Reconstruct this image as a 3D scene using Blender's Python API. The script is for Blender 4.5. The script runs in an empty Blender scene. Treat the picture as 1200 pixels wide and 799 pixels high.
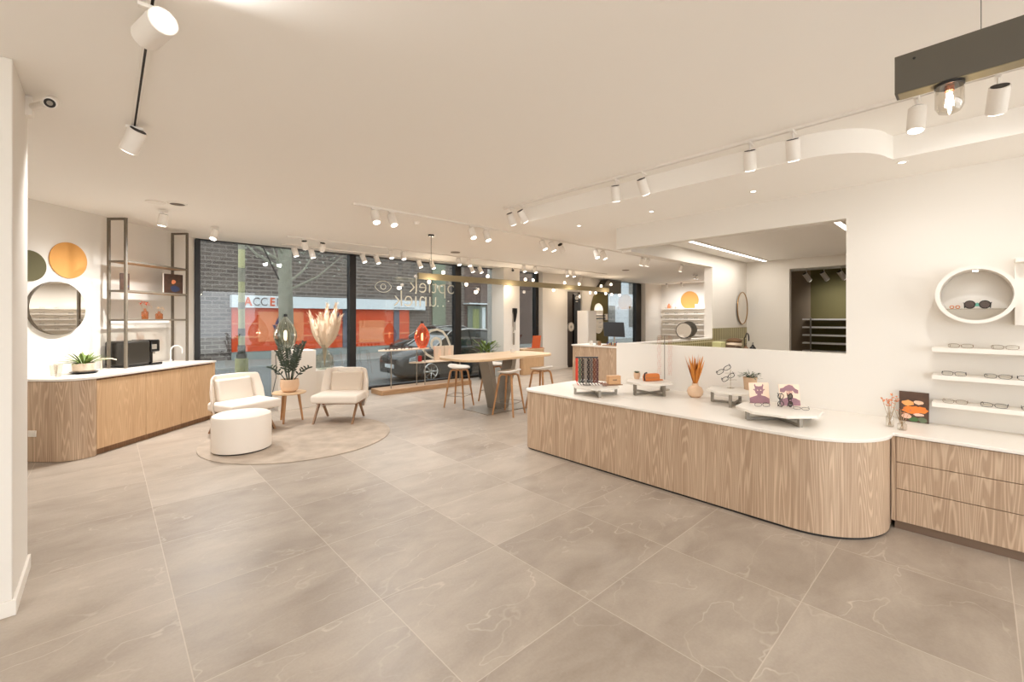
import bpy, bmesh, math, random
from mathutils import Vector, Matrix
random.seed(7)
PI = math.pi
C = bpy.context.scene.collection
sc = bpy.context.scene

# ---------------------------------------------------------------- camera
FPX, HOR, EYE = 511.0, 373.0, 1.6
TH = math.atan(475 / 511)                      # camera heading, clockwise from +Y
cam = bpy.data.cameras.new('camera'); cam_o = bpy.data.objects.new('camera', cam); C.objects.link(cam_o)
cam_o.location = (0, 0, EYE); cam_o.rotation_euler = (PI / 2, 0, -TH)
cam.sensor_width = 36; cam.lens = 36 * FPX / 1200; cam.shift_y = (HOR - 399.5) / 1200
cam.clip_start = 0.05; cam.clip_end = 300
sc.camera = cam_o

# ---------------------------------------------------------------- colour management, light
sc.view_settings.view_transform = 'Standard'; sc.view_settings.look = 'None'
sc.view_settings.exposure = 0.93; sc.view_settings.gamma = 1.0; sc.view_settings.use_curve_mapping = False
WORLD = 2.55          # overcast daylight
SPOT_W = 32.0        # one track head
WARM = (0.97, 0.975, 0.975)
try:
    sc.cycles.max_bounces = 12; sc.cycles.diffuse_bounces = 6; sc.cycles.glossy_bounces = 4
    sc.cycles.transparent_max_bounces = 24; sc.cycles.transmission_bounces = 6
    sc.cycles.caustics_reflective = False; sc.cycles.caustics_refractive = False
    sc.cycles.sample_clamp_indirect = 4.0
except Exception: pass

def lin(r, g, b):
    f = lambda c: ((c / 255 + .055) / 1.055) ** 2.4 if c > 10 else c / 255 / 12.92
    return (f(r), f(g), f(b), 1)

w = bpy.data.worlds.new('sky'); sc.world = w; w.use_nodes = True
nt = w.node_tree; bg = nt.nodes['Background']
bg.inputs[0].default_value = lin(236, 240, 244); bg.inputs[1].default_value = WORLD

# ---------------------------------------------------------------- materials
def newmat(name):
    m = bpy.data.materials.new(name); m.use_nodes = True
    return m, m.node_tree, m.node_tree.nodes['Principled BSDF']

def mat(name, col, rough=.6, metal=0, bump=0, bscale=60, var=0, vscale=5, emis=0, spec=.5, alpha=1):
    m, t, p = newmat(name)
    p.inputs['Base Color'].default_value = col; p.inputs['Roughness'].default_value = rough
    p.inputs['Metallic'].default_value = metal; p.inputs['Specular IOR Level'].default_value = spec
    if emis:
        p.inputs['Emission Color'].default_value = col; p.inputs['Emission Strength'].default_value = emis
    N = t.nodes; L = t.links
    if bump or var:
        tc = N.new('ShaderNodeTexCoord')
    if bump:
        n = N.new('ShaderNodeTexNoise'); n.inputs['Scale'].default_value = bscale; n.inputs['Detail'].default_value = 4
        b = N.new('ShaderNodeBump'); b.inputs['Strength'].default_value = bump; b.inputs['Distance'].default_value = .01
        L.new(tc.outputs['Object'], n.inputs['Vector']); L.new(n.outputs['Fac'], b.inputs['Height']); L.new(b.outputs[0], p.inputs['Normal'])
    if var:
        n = N.new('ShaderNodeTexNoise'); n.inputs['Scale'].default_value = vscale; n.inputs['Detail'].default_value = 5
        r = N.new('ShaderNodeMix'); r.data_type = 'RGBA'
        r.inputs[6].default_value = tuple(c * (1 - var) for c in col[:3]) + (1,)
        r.inputs[7].default_value = tuple(min(1, c * (1 + var)) for c in col[:3]) + (1,)
        L.new(tc.outputs['Object'], n.inputs['Vector']); L.new(n.outputs['Fac'], r.inputs[0]); L.new(r.outputs[2], p.inputs['Base Color'])
    return m

def emit(name, col, s):
    m, t, p = newmat(name)
    p.inputs['Base Color'].default_value = (0, 0, 0, 1)
    p.inputs['Emission Color'].default_value = col; p.inputs['Emission Strength'].default_value = s
    return m

def clearglass(name, col, refl=.08, rough=.02, tint=1.0):
    """thin clear pane: see-through plus a mirror-like share"""
    m = bpy.data.materials.new(name); m.use_nodes = True
    t = m.node_tree; t.nodes.clear(); N = t.nodes; L = t.links
    o = N.new('ShaderNodeOutputMaterial'); mx = N.new('ShaderNodeMixShader')
    tr = N.new('ShaderNodeBsdfTransparent'); g = N.new('ShaderNodeBsdfGlossy')
    tr.inputs[0].default_value = col; g.inputs['Roughness'].default_value = rough
    fr = N.new('ShaderNodeLayerWeight'); fr.inputs[0].default_value = .25
    mr = N.new('ShaderNodeMapRange'); mr.inputs[3].default_value = refl; mr.inputs[4].default_value = min(1, refl + .5)
    L.new(fr.outputs['Facing'], mr.inputs[0]); L.new(mr.outputs[0], mx.inputs[0])
    L.new(tr.outputs[0], mx.inputs[1]); L.new(g.outputs[0], mx.inputs[2]); L.new(mx.outputs[0], o.inputs[0])
    return m

def wood(name, c_dark, c_light, freq=9.0, rough=.5, vertical=True, axis='z', line=.5):
    m, t, p = newmat(name); N = t.nodes; L = t.links
    tc = N.new('ShaderNodeTexCoord'); mp = N.new('ShaderNodeMapping')
    s = {'z': (8.5, 8.5, .42), 'x': (.42, 8.5, 8.5), 'y': (8.5, .42, 8.5)}[axis]
    mp.inputs['Scale'].default_value = s
    L.new(tc.outputs['Object'], mp.inputs[0])
    n = N.new('ShaderNodeTexNoise'); n.inputs['Scale'].default_value = 1.0; n.inputs['Detail'].default_value = 1.5; n.inputs['Roughness'].default_value = .35
    L.new(mp.outputs[0], n.inputs['Vector'])
    mu = N.new('ShaderNodeMath'); mu.operation = 'MULTIPLY'; mu.inputs[1].default_value = freq * 150
    L.new(n.outputs['Fac'], mu.inputs[0])
    si = N.new('ShaderNodeMath'); si.operation = 'SINE'; L.new(mu.outputs[0], si.inputs[0])
    mp2 = N.new('ShaderNodeMapping'); mp2.inputs['Scale'].default_value = {'z': (110, 110, 3), 'x': (3, 110, 110), 'y': (110, 3, 110)}[axis]
    L.new(tc.outputs['Object'], mp2.inputs[0])
    n2 = N.new('ShaderNodeTexNoise'); n2.inputs['Scale'].default_value = 1; n2.inputs['Detail'].default_value = 3
    L.new(mp2.outputs[0], n2.inputs['Vector'])
    mr = N.new('ShaderNodeMapRange'); mr.inputs[1].default_value = .1; mr.inputs[2].default_value = 1.1
    mr.inputs[3].default_value = 0; mr.inputs[4].default_value = line
    L.new(si.outputs[0], mr.inputs[0])
    ad = N.new('ShaderNodeMath'); ad.operation = 'MULTIPLY_ADD'; ad.inputs[1].default_value = .7
    L.new(n2.outputs['Fac'], ad.inputs[0]); L.new(mr.outputs[0], ad.inputs[2])
    # broad tone bands of veneer leaves
    mp3 = N.new('ShaderNodeMapping'); mp3.inputs['Scale'].default_value = {'z': (5, 5, .15), 'x': (.15, 5, 5), 'y': (5, .15, 5)}[axis]
    L.new(tc.outputs['Object'], mp3.inputs[0])
    n3 = N.new('ShaderNodeTexNoise'); n3.inputs['Scale'].default_value = 1; L.new(mp3.outputs[0], n3.inputs['Vector'])
    ad2 = N.new('ShaderNodeMath'); ad2.operation = 'MULTIPLY_ADD'; ad2.inputs[1].default_value = .5
    L.new(n3.outputs['Fac'], ad2.inputs[0]); L.new(ad.outputs[0], ad2.inputs[2])
    cr = N.new('ShaderNodeMapRange'); cr.inputs[1].default_value = .35; cr.inputs[2].default_value = 1.15
    L.new(ad2.outputs[0], cr.inputs[0])
    mx = N.new('ShaderNodeMix'); mx.data_type = 'RGBA'; mx.inputs[6].default_value = c_dark; mx.inputs[7].default_value = c_light
    L.new(cr.outputs[0], mx.inputs[0]); L.new(mx.outputs[2], p.inputs['Base Color'])
    p.inputs['Roughness'].default_value = rough
    b = N.new('ShaderNodeBump'); b.inputs['Strength'].default_value = .12; b.inputs['Distance'].default_value = .002
    L.new(ad.outputs[0], b.inputs['Height']); L.new(b.outputs[0], p.inputs['Normal'])
    return m

def floor_mat():
    m, t, p = newmat('stone_tiles'); N = t.nodes; L = t.links
    tc = N.new('ShaderNodeTexCoord'); sp = N.new('ShaderNodeSeparateXYZ'); L.new(tc.outputs['Object'], sp.inputs[0])
    def M(op, a, b=None, c=None):
        n = N.new('ShaderNodeMath'); n.operation = op
        for i, v in enumerate((a, b, c)):
            if v is None: continue
            if isinstance(v, (int, float)): n.inputs[i].default_value = v
            else: L.new(v, n.inputs[i])
        return n.outputs[0]
    tx, ty = .863, .818
    ux = M('DIVIDE', M('SUBTRACT', sp.outputs[0], .283), tx); uy = M('DIVIDE', M('SUBTRACT', sp.outputs[1], 1.51), ty)
    fx, fy = M('FRACT', ux), M('FRACT', uy)
    ex = M('MULTIPLY', M('MINIMUM', fx, M('SUBTRACT', 1, fx)), tx); ey = M('MULTIPLY', M('MINIMUM', fy, M('SUBTRACT', 1, fy)), ty)
    e = M('MINIMUM', ex, ey)
    gr = N.new('ShaderNodeMapRange'); gr.inputs[1].default_value = .0012; gr.inputs[2].default_value = .0035; gr.inputs[3].default_value = 1; gr.inputs[4].default_value = 0
    L.new(e, gr.inputs[0])
    cid = N.new('ShaderNodeCombineXYZ'); L.new(M('FLOOR', ux), cid.inputs[0]); L.new(M('FLOOR', uy), cid.inputs[1])
    wn = N.new('ShaderNodeTexWhiteNoise'); wn.noise_dimensions = '3D'; L.new(cid.outputs[0], wn.inputs['Vector'])
    # per tile shifted stone pattern
    sc1 = N.new('ShaderNodeVectorMath'); sc1.operation = 'MULTIPLY'; L.new(wn.outputs['Color'], sc1.inputs[0]); sc1.inputs[1].default_value = (40, 40, 40)
    adv = N.new('ShaderNodeVectorMath'); adv.operation = 'ADD'; L.new(tc.outputs['Object'], adv.inputs[0]); L.new(sc1.outputs[0], adv.inputs[1])
    mp = N.new('ShaderNodeMapping'); mp.inputs['Scale'].default_value = (1.0, 1.9, 1); mp.inputs['Rotation'].default_value = (0, 0, .35); L.new(adv.outputs[0], mp.inputs[0])
    n1 = N.new('ShaderNodeTexNoise'); n1.inputs['Scale'].default_value = 1.7; n1.inputs['Detail'].default_value = 9; n1.inputs['Roughness'].default_value = .62; n1.inputs['Distortion'].default_value = .35
    L.new(mp.outputs[0], n1.inputs['Vector'])
    n2 = N.new('ShaderNodeTexNoise'); n2.inputs['Scale'].default_value = 1.3; n2.inputs['Detail'].default_value = 4; n2.inputs['Roughness'].default_value = .45; n2.inputs['Distortion'].default_value = .2
    L.new(mp.outputs[0], n2.inputs['Vector'])
    v = M('ABSOLUTE', M('SUBTRACT', n2.outputs['Fac'], .5))
    vr = N.new('ShaderNodeMapRange'); vr.inputs[1].default_value = 0; vr.inputs[2].default_value = .006; vr.inputs[3].default_value = 1; vr.inputs[4].default_value = 0
    L.new(v, vr.inputs[0])
    n4 = N.new('ShaderNodeTexNoise'); n4.inputs['Scale'].default_value = 2.5; L.new(mp.outputs[0], n4.inputs['Vector'])
    vk = M('MULTIPLY', M('MULTIPLY', vr.outputs[0], M('POWER', n4.outputs['Fac'], 3.0)), 1.1)
    n3 = N.new('ShaderNodeTexNoise'); n3.inputs['Scale'].default_value = 70; n3.inputs['Detail'].default_value = 3; L.new(tc.outputs['Object'], n3.inputs['Vector'])
    tone = M('ADD', M('MULTIPLY', M('SUBTRACT', n1.outputs['Fac'], .5), 1.6), M('MULTIPLY', M('SUBTRACT', wn.outputs['Value'], .5), .32))
    tone = M('ADD', tone, M('MULTIPLY', M('SUBTRACT', n3.outputs['Fac'], .5), .3))
    tr = N.new('ShaderNodeMapRange'); tr.inputs[1].default_value = -.5; tr.inputs[2].default_value = .5; L.new(tone, tr.inputs[0])
    cr = N.new('ShaderNodeMix'); cr.data_type = 'RGBA'; cr.inputs[6].default_value = lin(142, 128, 114); cr.inputs[7].default_value = lin(184, 171, 156)
    L.new(tr.outputs[0], cr.inputs[0])
    m2 = N.new('ShaderNodeMix'); m2.data_type = 'RGBA'; L.new(vk, m2.inputs[0]); L.new(cr.outputs[2], m2.inputs[6]); m2.inputs[7].default_value = lin(228, 216, 200)
    m3 = N.new('ShaderNodeMix'); m3.data_type = 'RGBA'; L.new(M('MULTIPLY', gr.outputs[0], .42), m3.inputs[0]); L.new(m2.outputs[2], m3.inputs[6]); m3.inputs[7].default_value = lin(218, 205, 188)
    L.new(m3.outputs[2], p.inputs['Base Color'])
    rr = N.new('ShaderNodeMapRange'); rr.inputs[3].default_value = .34; rr.inputs[4].default_value = .5; L.new(n1.outputs['Fac'], rr.inputs[0]); L.new(rr.outputs[0], p.inputs['Roughness'])
    p.inputs['Specular IOR Level'].default_value = .4
    b = N.new('ShaderNodeBump'); b.inputs['Strength'].default_value = .15; b.inputs['Distance'].default_value = .002
    L.new(M('SUBTRACT', n1.outputs['Fac'], gr.outputs[0]), b.inputs['Height']); L.new(b.outputs[0], p.inputs['Normal'])
    return m

def brick_mat(name, c1, c2, mortar, sx, rh, ms=.02, vertical=False, axis='xz', rough=.8):
    m, t, p = newmat(name); N = t.nodes; L = t.links
    tc = N.new('ShaderNodeTexCoord'); sp = N.new('ShaderNodeSeparateXYZ'); L.new(tc.outputs['Object'], sp.inputs[0])
    cb = N.new('ShaderNodeCombineXYZ')
    i = {'x': 0, 'y': 1, 'z': 2}
    L.new(sp.outputs[i[axis[0]]], cb.inputs[0]); L.new(sp.outputs[i[axis[1]]], cb.inputs[1])
    br = N.new('ShaderNodeTexBrick'); L.new(cb.outputs[0], br.inputs['Vector'])
    br.inputs['Scale'].default_value = 1; br.inputs['Brick Width'].default_value = sx; br.inputs['Row Height'].default_value = rh
    br.inputs['Mortar Size'].default_value = ms; br.inputs['Color1'].default_value = c1; br.inputs['Color2'].default_value = c2; br.inputs['Mortar'].default_value = mortar
    if vertical: br.offset = 0
    L.new(br.outputs['Color'], p.inputs['Base Color']); p.inputs['Roughness'].default_value = rough
    return m

WALL = mat('warm_white_plaster', lin(230, 224, 215), .85, bump=.03, bscale=180)
CEIL = mat('ceiling_plaster', lin(249, 245, 239), .92, bump=.02, bscale=120)
TRIM = mat('white_trim_paint', lin(234, 227, 217), .5)
FLOOR = floor_mat()
WHITE = mat('white_powder_coat', lin(240, 234, 226), .4)
SOLID = mat('white_solid_surface', lin(236, 229, 219), .3, var=.015, vscale=40)
OAK = wood('brown_ash_veneer', lin(160, 131, 105), lin(212, 186, 158), freq=1.0, line=.42)
OAK2 = wood('honey_ash_veneer', lin(188, 150, 112), lin(220, 186, 146), freq=.9, line=.3)
OAKX = wood('ash_tabletop', lin(196, 160, 120), lin(232, 204, 166), freq=.7, axis='x', line=.35)
OAKP = wood('ash_platform', lin(160, 122, 86), lin(204, 166, 126), freq=.7, axis='x', line=.35)
LEGW = wood('pale_wood_leg', lin(168, 118, 74), lin(206, 158, 110), freq=.6, line=.3)
LEGD = wood('walnut_leg', lin(124, 90, 62), lin(164, 126, 92), freq=.6, line=.3)
BLACK = mat('black_metal', lin(28, 25, 24), .4)
BLACKP = mat('black_plastic', lin(22, 20, 20), .3)
BGLOSS = mat('glossy_black', lin(14, 13, 13), .12)
DARKIN = mat('dark_baffle', lin(40, 34, 30), .6)
TAUPE = mat('taupe_metal', lin(108, 98, 84), .5)
BEAM = mat('olive_grey_metal', lin(88, 82, 71), .5)
BEAMO = mat('khaki_metal', lin(150, 138, 108), .5)
GREYM = mat('grey_steel', lin(150, 142, 130), .45, .3)
CHROME = mat('chrome', lin(220, 215, 208), .15, 1)
OLIVE = mat('olive_paint', lin(106, 97, 58), .8, var=.06, vscale=3)
OLIVED = mat('dark_olive_paint', lin(92, 86, 56), .8)
ORANGE = mat('ochre_paint', lin(216, 156, 84), .8, var=.03, vscale=20)
MIRROR = mat('mirror_silver', lin(240, 235, 228), .02, 1)
FABRIC = mat('cream_boucle', lin(240, 229, 216), .95, bump=.5, bscale=260)
FABRIC2 = mat('greige_weave', lin(216, 200, 182), .95, bump=.4, bscale=300)
RUGM = mat('ivory_rug_pile', lin(184, 168, 151), 1, bump=.8, bscale=160, var=.42, vscale=4)
CERAM = mat('sand_ceramic', lin(222, 188, 156), .7, bump=.2, bscale=50, var=.05, vscale=20)
CERW = mat('cream_ceramic', lin(226, 206, 184), .6, bump=.1, bscale=40)
SOIL = mat('potting_soil', lin(60, 44, 34), .95, bump=.8, bscale=80)
LEAF = mat('dark_green_leaf', lin(42, 54, 34), .4, var=.25, vscale=30)
LEAF2 = mat('fresh_green_leaf', lin(112, 132, 62), .5, var=.25, vscale=30)
LEAF3 = mat('sage_leaf', lin(104, 116, 88), .6, var=.2, vscale=30)
PAMPAS = mat('pampas_plume', lin(226, 204, 178), 1, bump=1, bscale=120)
DRIED = mat('burnt_orange_grass', lin(206, 132, 56), .8, var=.3, vscale=20)
TERRA = mat('terracotta_leather', lin(186, 84, 38), .5, var=.08, vscale=20)
TANL = mat('tan_leather', lin(206, 118, 52), .5, bump=.2, bscale=60)
BLOCKW = wood('light_wood_block', lin(196, 146, 98), lin(226, 182, 134), freq=.6, axis='x', line=.3)
KRAFT = mat('kraft_paper', lin(202, 170, 140), .9, bump=.3, bscale=30)
CARD = mat('blush_card', lin(240, 212, 188), .8, var=.04, vscale=12)
PURPLE = mat('mauve_print', lin(150, 112, 120), .8, var=.15, vscale=25)
PURPLE2 = mat('rosy_print', lin(196, 150, 134), .8, var=.12, vscale=25)
STONEW = mat('white_terrazzo', lin(226, 219, 208), .5, var=.05, vscale=60)
GLASSW = clearglass('window_glass', (.61, .63, .63, 1), .05)
GLASSC = clearglass('clear_glass', (.9, .87, .82, 1), .1)
GLASSG = clearglass('smoke_green_glass', (.78, .79, .72, 1), .10, .08)
RIBG = mat('smoke_glass_rib', lin(120, 122, 108), .3)
RIBA = mat('amber_glass_rib', lin(220, 110, 60), .3)
GLASSA = clearglass('amber_glass', (.95, .55, .3, 1), .1, .08)
GLASSO = clearglass('orange_glass', (.95, .4, .2, 1), .08, .1)
GLASSL = clearglass('spectacle_lens', (.97, .97, .96, 1), .02)
GLASSD = clearglass('dark_lens', (.28, .2, .2, 1), .15)
CARGL = mat('car_glass', lin(58, 66, 64), .08)
LENS = emit('lit_lens', (1, .93, .82, 1), 4)
LENSOFF = emit('lit_lens_side', (1, .93, .82, 1), 2.5)
BULB = emit('warm_bulb', (1, .8, .6, 1), 3.5)
FILA = emit('filament', (1, .85, .65, 1), 40)
STRIP = emit('light_strip', (1, .93, .84, 1), 3)
TILEO = brick_mat('olive_stick_tile', lin(124, 116, 72), lin(138, 128, 84), lin(196, 186, 150), .075, .30, .011, True, 'xz', .35)
BRICK = brick_mat('grey_brown_brick', lin(84, 75, 69), lin(110, 99, 91), lin(142, 134, 126), .5, .17, .02, False, 'xz')
BRICKD = brick_mat('dark_brown_brick', lin(78, 60, 55), lin(98, 78, 70), lin(112, 96, 88), .5, .17, .02, False, 'xz')
SHOPO = mat('shop_orange', lin(218, 78, 26), .5)
SHOPOL = mat('shop_orange_pale', lin(236, 140, 92), .5)
SIGNW = mat('sign_white', lin(226, 234, 236), .5)
SIGNO = mat('sign_orange', lin(226, 98, 44), .5)
NAVY = mat('navy_vinyl', lin(52, 44, 92), .5)
ASPH = mat('asphalt', lin(120, 122, 120), .9, bump=.4, bscale=40, var=.08, vscale=2)
PAVE_BOUNCE = mat('bounce_paving', lin(226, 222, 214), .9)  # kept pale so the added ground behind bounces daylight to the ceiling
PAVE = brick_mat('pavement', lin(150, 152, 146), lin(140, 144, 140), lin(118, 122, 118), .6, .4, .012, False, 'xy')
CARP = mat('car_paint', lin(50, 54, 52), .22)
RUBBER = mat('tyre_rubber', lin(28, 28, 28), .8)
BARK = mat('mossy_bark', lin(158, 156, 140), .9, bump=.8, bscale=30, var=.2, vscale=9)
YELG = mat('yellow_green_paint', lin(196, 194, 146), .6, var=.12, vscale=9)
FROST = mat('frosted_vinyl', lin(206, 204, 190), .7)

# ---------------------------------------------------------------- mesh builder
class B:
    def __init__(s): s.bm = bmesh.new()
    def box(s, a, b, rz=0, piv=None):
        x0, y0, z0 = a; x1, y1, z1 = b
        v = [Vector(p) for p in ((x0,y0,z0),(x1,y0,z0),(x1,y1,z0),(x0,y1,z0),(x0,y0,z1),(x1,y0,z1),(x1,y1,z1),(x0,y1,z1))]
        if rz:
            c = Vector(piv or ((x0+x1)/2, (y0+y1)/2, 0)); R = Matrix.Rotation(rz, 3, 'Z'); v = [R @ (p - c) + c for p in v]
        vs = [s.bm.verts.new(p) for p in v]
        for f in ((0,3,2,1),(4,5,6,7),(0,1,5,4),(1,2,6,5),(2,3,7,6),(3,0,4,7)): s.bm.faces.new([vs[i] for i in f])
        return s
    def cyl(s, p0, p1, r0, r1=None, n=16, cap=True):
        r1 = r0 if r1 is None else r1
        p0, p1 = Vector(p0), Vector(p1); d = (p1 - p0).normalized()
        u = d.orthogonal().normalized(); vv = d.cross(u)
        A, Bb = [], []
        for i in range(n):
            t = 2 * PI * i / n; q = u * math.cos(t) + vv * math.sin(t)
            A.append(s.bm.verts.new(p0 + q * r0)); Bb.append(s.bm.verts.new(p1 + q * r1))
        for i in range(n):
            j = (i + 1) % n; s.bm.faces.new((A[i], A[j], Bb[j], Bb[i]))
        if cap:
            s.bm.faces.new(A[::-1]); s.bm.faces.new(Bb)
        return s
    def tube(s, pts, r, n=8, closed=False, cap=True):
        pts = [Vector(p) for p in pts]; m = len(pts); rings = []
        rr = r if isinstance(r, (list, tuple)) else [r] * m
        pu = None
        for k in range(m):
            a = pts[(k - 1) % m] if (closed or k > 0) else pts[k]; b = pts[(k + 1) % m] if (closed or k < m - 1) else pts[k]
            d = (b - a).normalized()
            if pu is None: u = d.orthogonal().normalized()
            else:
                u = pu - d * pu.dot(d); u = u.normalized() if u.length > 1e-6 else d.orthogonal().normalized()
            pu = u; v = d.cross(u)
            rings.append([s.bm.verts.new(pts[k] + (u * math.cos(2*PI*i/n) + v * math.sin(2*PI*i/n)) * rr[k]) for i in range(n)])
        for k in range(m if closed else m - 1):
            A, D = rings[k], rings[(k + 1) % m]
            for i in range(n):
                j = (i + 1) % n; s.bm.faces.new((A[i], A[j], D[j], D[i]))
        if cap and not closed:
            s.bm.faces.new(rings[0][::-1]); s.bm.faces.new(rings[-1])
        return s
    def lathe(s, prof, c=(0, 0, 0), n=32, cap0=False, cap1=False, ribs=0, ra=0):
        rings = []
        for r, z in prof:
            ring = []
            for i in range(n):
                t = 2*PI*i/n; q = r * (1 + (ra * math.cos(ribs * t) if ribs else 0))
                ring.append(s.bm.verts.new((c[0] + q*math.cos(t), c[1] + q*math.sin(t), c[2] + z)))
            rings.append(ring)
        for A, D in zip(rings, rings[1:]):
            for i in range(n):
                j = (i + 1) % n; s.bm.faces.new((A[i], A[j], D[j], D[i]))
        if cap0: s.bm.faces.new(rings[0][::-1])
        if cap1: s.bm.faces.new(rings[-1])
        return s
    def prism(s, poly, z0, z1):
        lo = [s.bm.verts.new((x, y, z0)) for x, y in poly]; hi = [s.bm.verts.new((x, y, z1)) for x, y in poly]
        n = len(poly)
        s.bm.faces.new(lo[::-1]); s.bm.faces.new(hi)
        for i in range(n):
            j = (i + 1) % n; s.bm.faces.new((lo[i], lo[j], hi[j], hi[i]))
        return s
    def slab(s, poly, o, ux, uy, th):
        """flat polygon in the plane (o,ux,uy), given a thickness th"""
        o, ux, uy = Vector(o), Vector(ux), Vector(uy); n = ux.cross(uy).normalized() * th
        a = [s.bm.verts.new(o + ux*x + uy*y) for x, y in poly]; b = [s.bm.verts.new(o + ux*x + uy*y + n) for x, y in poly]
        k = len(poly); s.bm.faces.new(a[::-1]); s.bm.faces.new(b)
        for i in range(k):
            j = (i+1) % k; s.bm.faces.new((a[i], a[j], b[j], b[i]))
        return s
    def ball(s, c, r, sz=(1, 1, 1), n=12):
        c = Vector(c); g = bmesh.ops.create_uvsphere(s.bm, u_segments=n, v_segments=max(6, n // 2 + 2), radius=r)
        for v in g['verts']: v.co = Vector((v.co.x*sz[0], v.co.y*sz[1], v.co.z*sz[2])) + c
        return s
    def leaf(s, p, d, L, W, up=Vector((0, 0, 1)), bend=.3, seg=4):
        p = Vector(p); d = Vector(d).normalized(); side = d.cross(up)
        side = side.normalized() if side.length > 1e-4 else Vector((1, 0, 0)); nn = side.cross(d)
        prev = None
        for k in range(seg + 1):
            t = k / seg; wdt = W * math.sin(PI * min(.98, t * .9 + .08)) ** .8 * (1 if k < seg else .15)
            q = p + d * L * t - Vector((0, 0, 1)) * bend * L * t * t
            a, b, c_ = s.bm.verts.new(q + side*wdt/2), s.bm.verts.new(q - nn*wdt*.15), s.bm.verts.new(q - side*wdt/2)
            if prev:
                s.bm.faces.new((prev[0], a, b, prev[1])); s.bm.faces.new((prev[1], b, c_, prev[2]))
            prev = (a, b, c_)
        return s

def obj(name, b, m, parent=None, bevel=0, seg=2, smooth=35, solid=0, sub=0):
    bm = b.bm; bmesh.ops.recalc_face_normals(bm, faces=bm.faces[:])
    me = bpy.data.meshes.new(name); bm.to_mesh(me); bm.free()
    o = bpy.data.objects.new(name, me); C.objects.link(o)
    me.materials.append(m)
    if smooth:
        for f in me.polygons: f.use_smooth = True
        try: me.set_sharp_from_angle(angle=math.radians(smooth))
        except Exception: pass
    if parent is not None: o.parent = parent
    if solid:
        md = o.modifiers.new('solid', 'SOLIDIFY'); md.thickness = solid; md.offset = 0
    if bevel:
        md = o.modifiers.new('bevel', 'BEVEL'); md.width = bevel; md.segments = seg; md.limit_method = 'ANGLE'; md.angle_limit = math.radians(40); md.harden_normals = False
    if sub:
        md = o.modifiers.new('sub', 'SUBSURF'); md.levels = sub; md.render_levels = sub
    return o

def thing(name, label, cat, loc=(0, 0, 0), rz=0, group=None):
    o = bpy.data.objects.new(name, None); C.objects.link(o); o.empty_display_size = .1
    o.location = loc; o.rotation_euler = (0, 0, rz)
    return tag(o, label, cat, group)
def tag(o, label, cat, group=None):
    o['label'] = label; o['category'] = cat
    if group: o['group'] = group
    return o
def struct(name, b, m, bevel=0, parent=None):
    o = obj(name, b, m, parent, bevel=bevel)
    if parent is None: o['kind'] = 'structure'
    return o
def place(o, loc, rz=0):
    o.location = loc; o.rotation_euler = (0, 0, rz); return o
def dup(root, loc=None, rz=None, label=None, group=None):
    r = root.copy(); C.objects.link(r)
    if loc is not None: r.location = loc
    if rz is not None: r.rotation_euler = (0, 0, rz)
    if label: r['label'] = label
    if group: r['group'] = group
    for ch in list(root.children):
        c = ch.copy(); C.objects.link(c); c.parent = r
        for g in ch.children:
            d = g.copy(); C.objects.link(d); d.parent = c
    return r
def arc(cx, cy, r, a0, a1, n=12, ry=None):
    ry = r if ry is None else ry
    return [(cx + r*math.cos(math.radians(a0 + (a1-a0)*i/n)), cy + ry*math.sin(math.radians(a0 + (a1-a0)*i/n))) for i in range(n + 1)]
def rrect(x0, y0, x1, y1, r, n=6):
    return arc(x1-r, y1-r, r, 0, 90, n) + arc(x0+r, y1-r, r, 90, 180, n) + arc(x0+r, y0+r, r, 180, 270, n) + arc(x1-r, y0+r, r, 270, 360, n)
def text_mesh(name, s, size, m, loc, rot, ext=.002, parent=None, align='CENTER', offset=0, sx=1):
    cu = bpy.data.curves.new(name, 'FONT'); cu.body = s; cu.size = size; cu.extrude = ext; cu.align_x = align; cu.offset = offset
    t = bpy.data.objects.new(name + '_tmp', cu); C.objects.link(t)
    me = bpy.data.meshes.new_from_object(t.evaluated_get(bpy.context.evaluated_depsgraph_get()))
    bpy.data.objects.remove(t); bpy.data.curves.remove(cu)
    for v in me.vertices: v.co.x *= sx
    me.materials.clear(); me.materials.append(m)
    o = bpy.data.objects.new(name, me); C.objects.link(o); o.location = loc; o.rotation_euler = rot
    if parent is not None: o.parent = parent
    return o

# ---------------------------------------------------------------- dimensions of the room
H = 3.0            # main ceiling
YW = 9.35          # inside of the shop window
XR = 5.04          # right wall
DS = Vector((math.sin(math.radians(45.5)), math.cos(math.radians(45.5)), 0)); DN = Vector((-DS.y, DS.x, 0))
P0 = Vector((-.087, 7.011, 0)); RZL = math.atan2(DS.y, DS.x)
OW = .80           # the slanting wall lies this far behind the cabinet front
def LW(s, o, z=0): return P0 + DS*s + DN*o + Vector((0, 0, z))
XE = 17.0          # far end wall

# floor and ceilings
struct('floor', B().box((-4, -4.2, -.12), (XE + .2, YW + .1, 0)), FLOOR)
struct('ceiling', B().prism([(-4, -4.2), (XE + .2, -4.2), (XE + .2, YW + .1), (-4, YW + .1)], H, H + .15), CEIL)
# lowered ceiling over the counter, rounded like the counter
lc = [(XR, -4), (4.42, -4), (4.42, .46)] + arc(4.40, .98, .5, 270, 180, 14)[1:] + [(3.90, 4.04), (8.4, 4.04), (8.4, 3.34), (XR, 3.34)]
struct('trim_1', B().prism(lc, 2.82, H + .02), CEIL)
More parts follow.
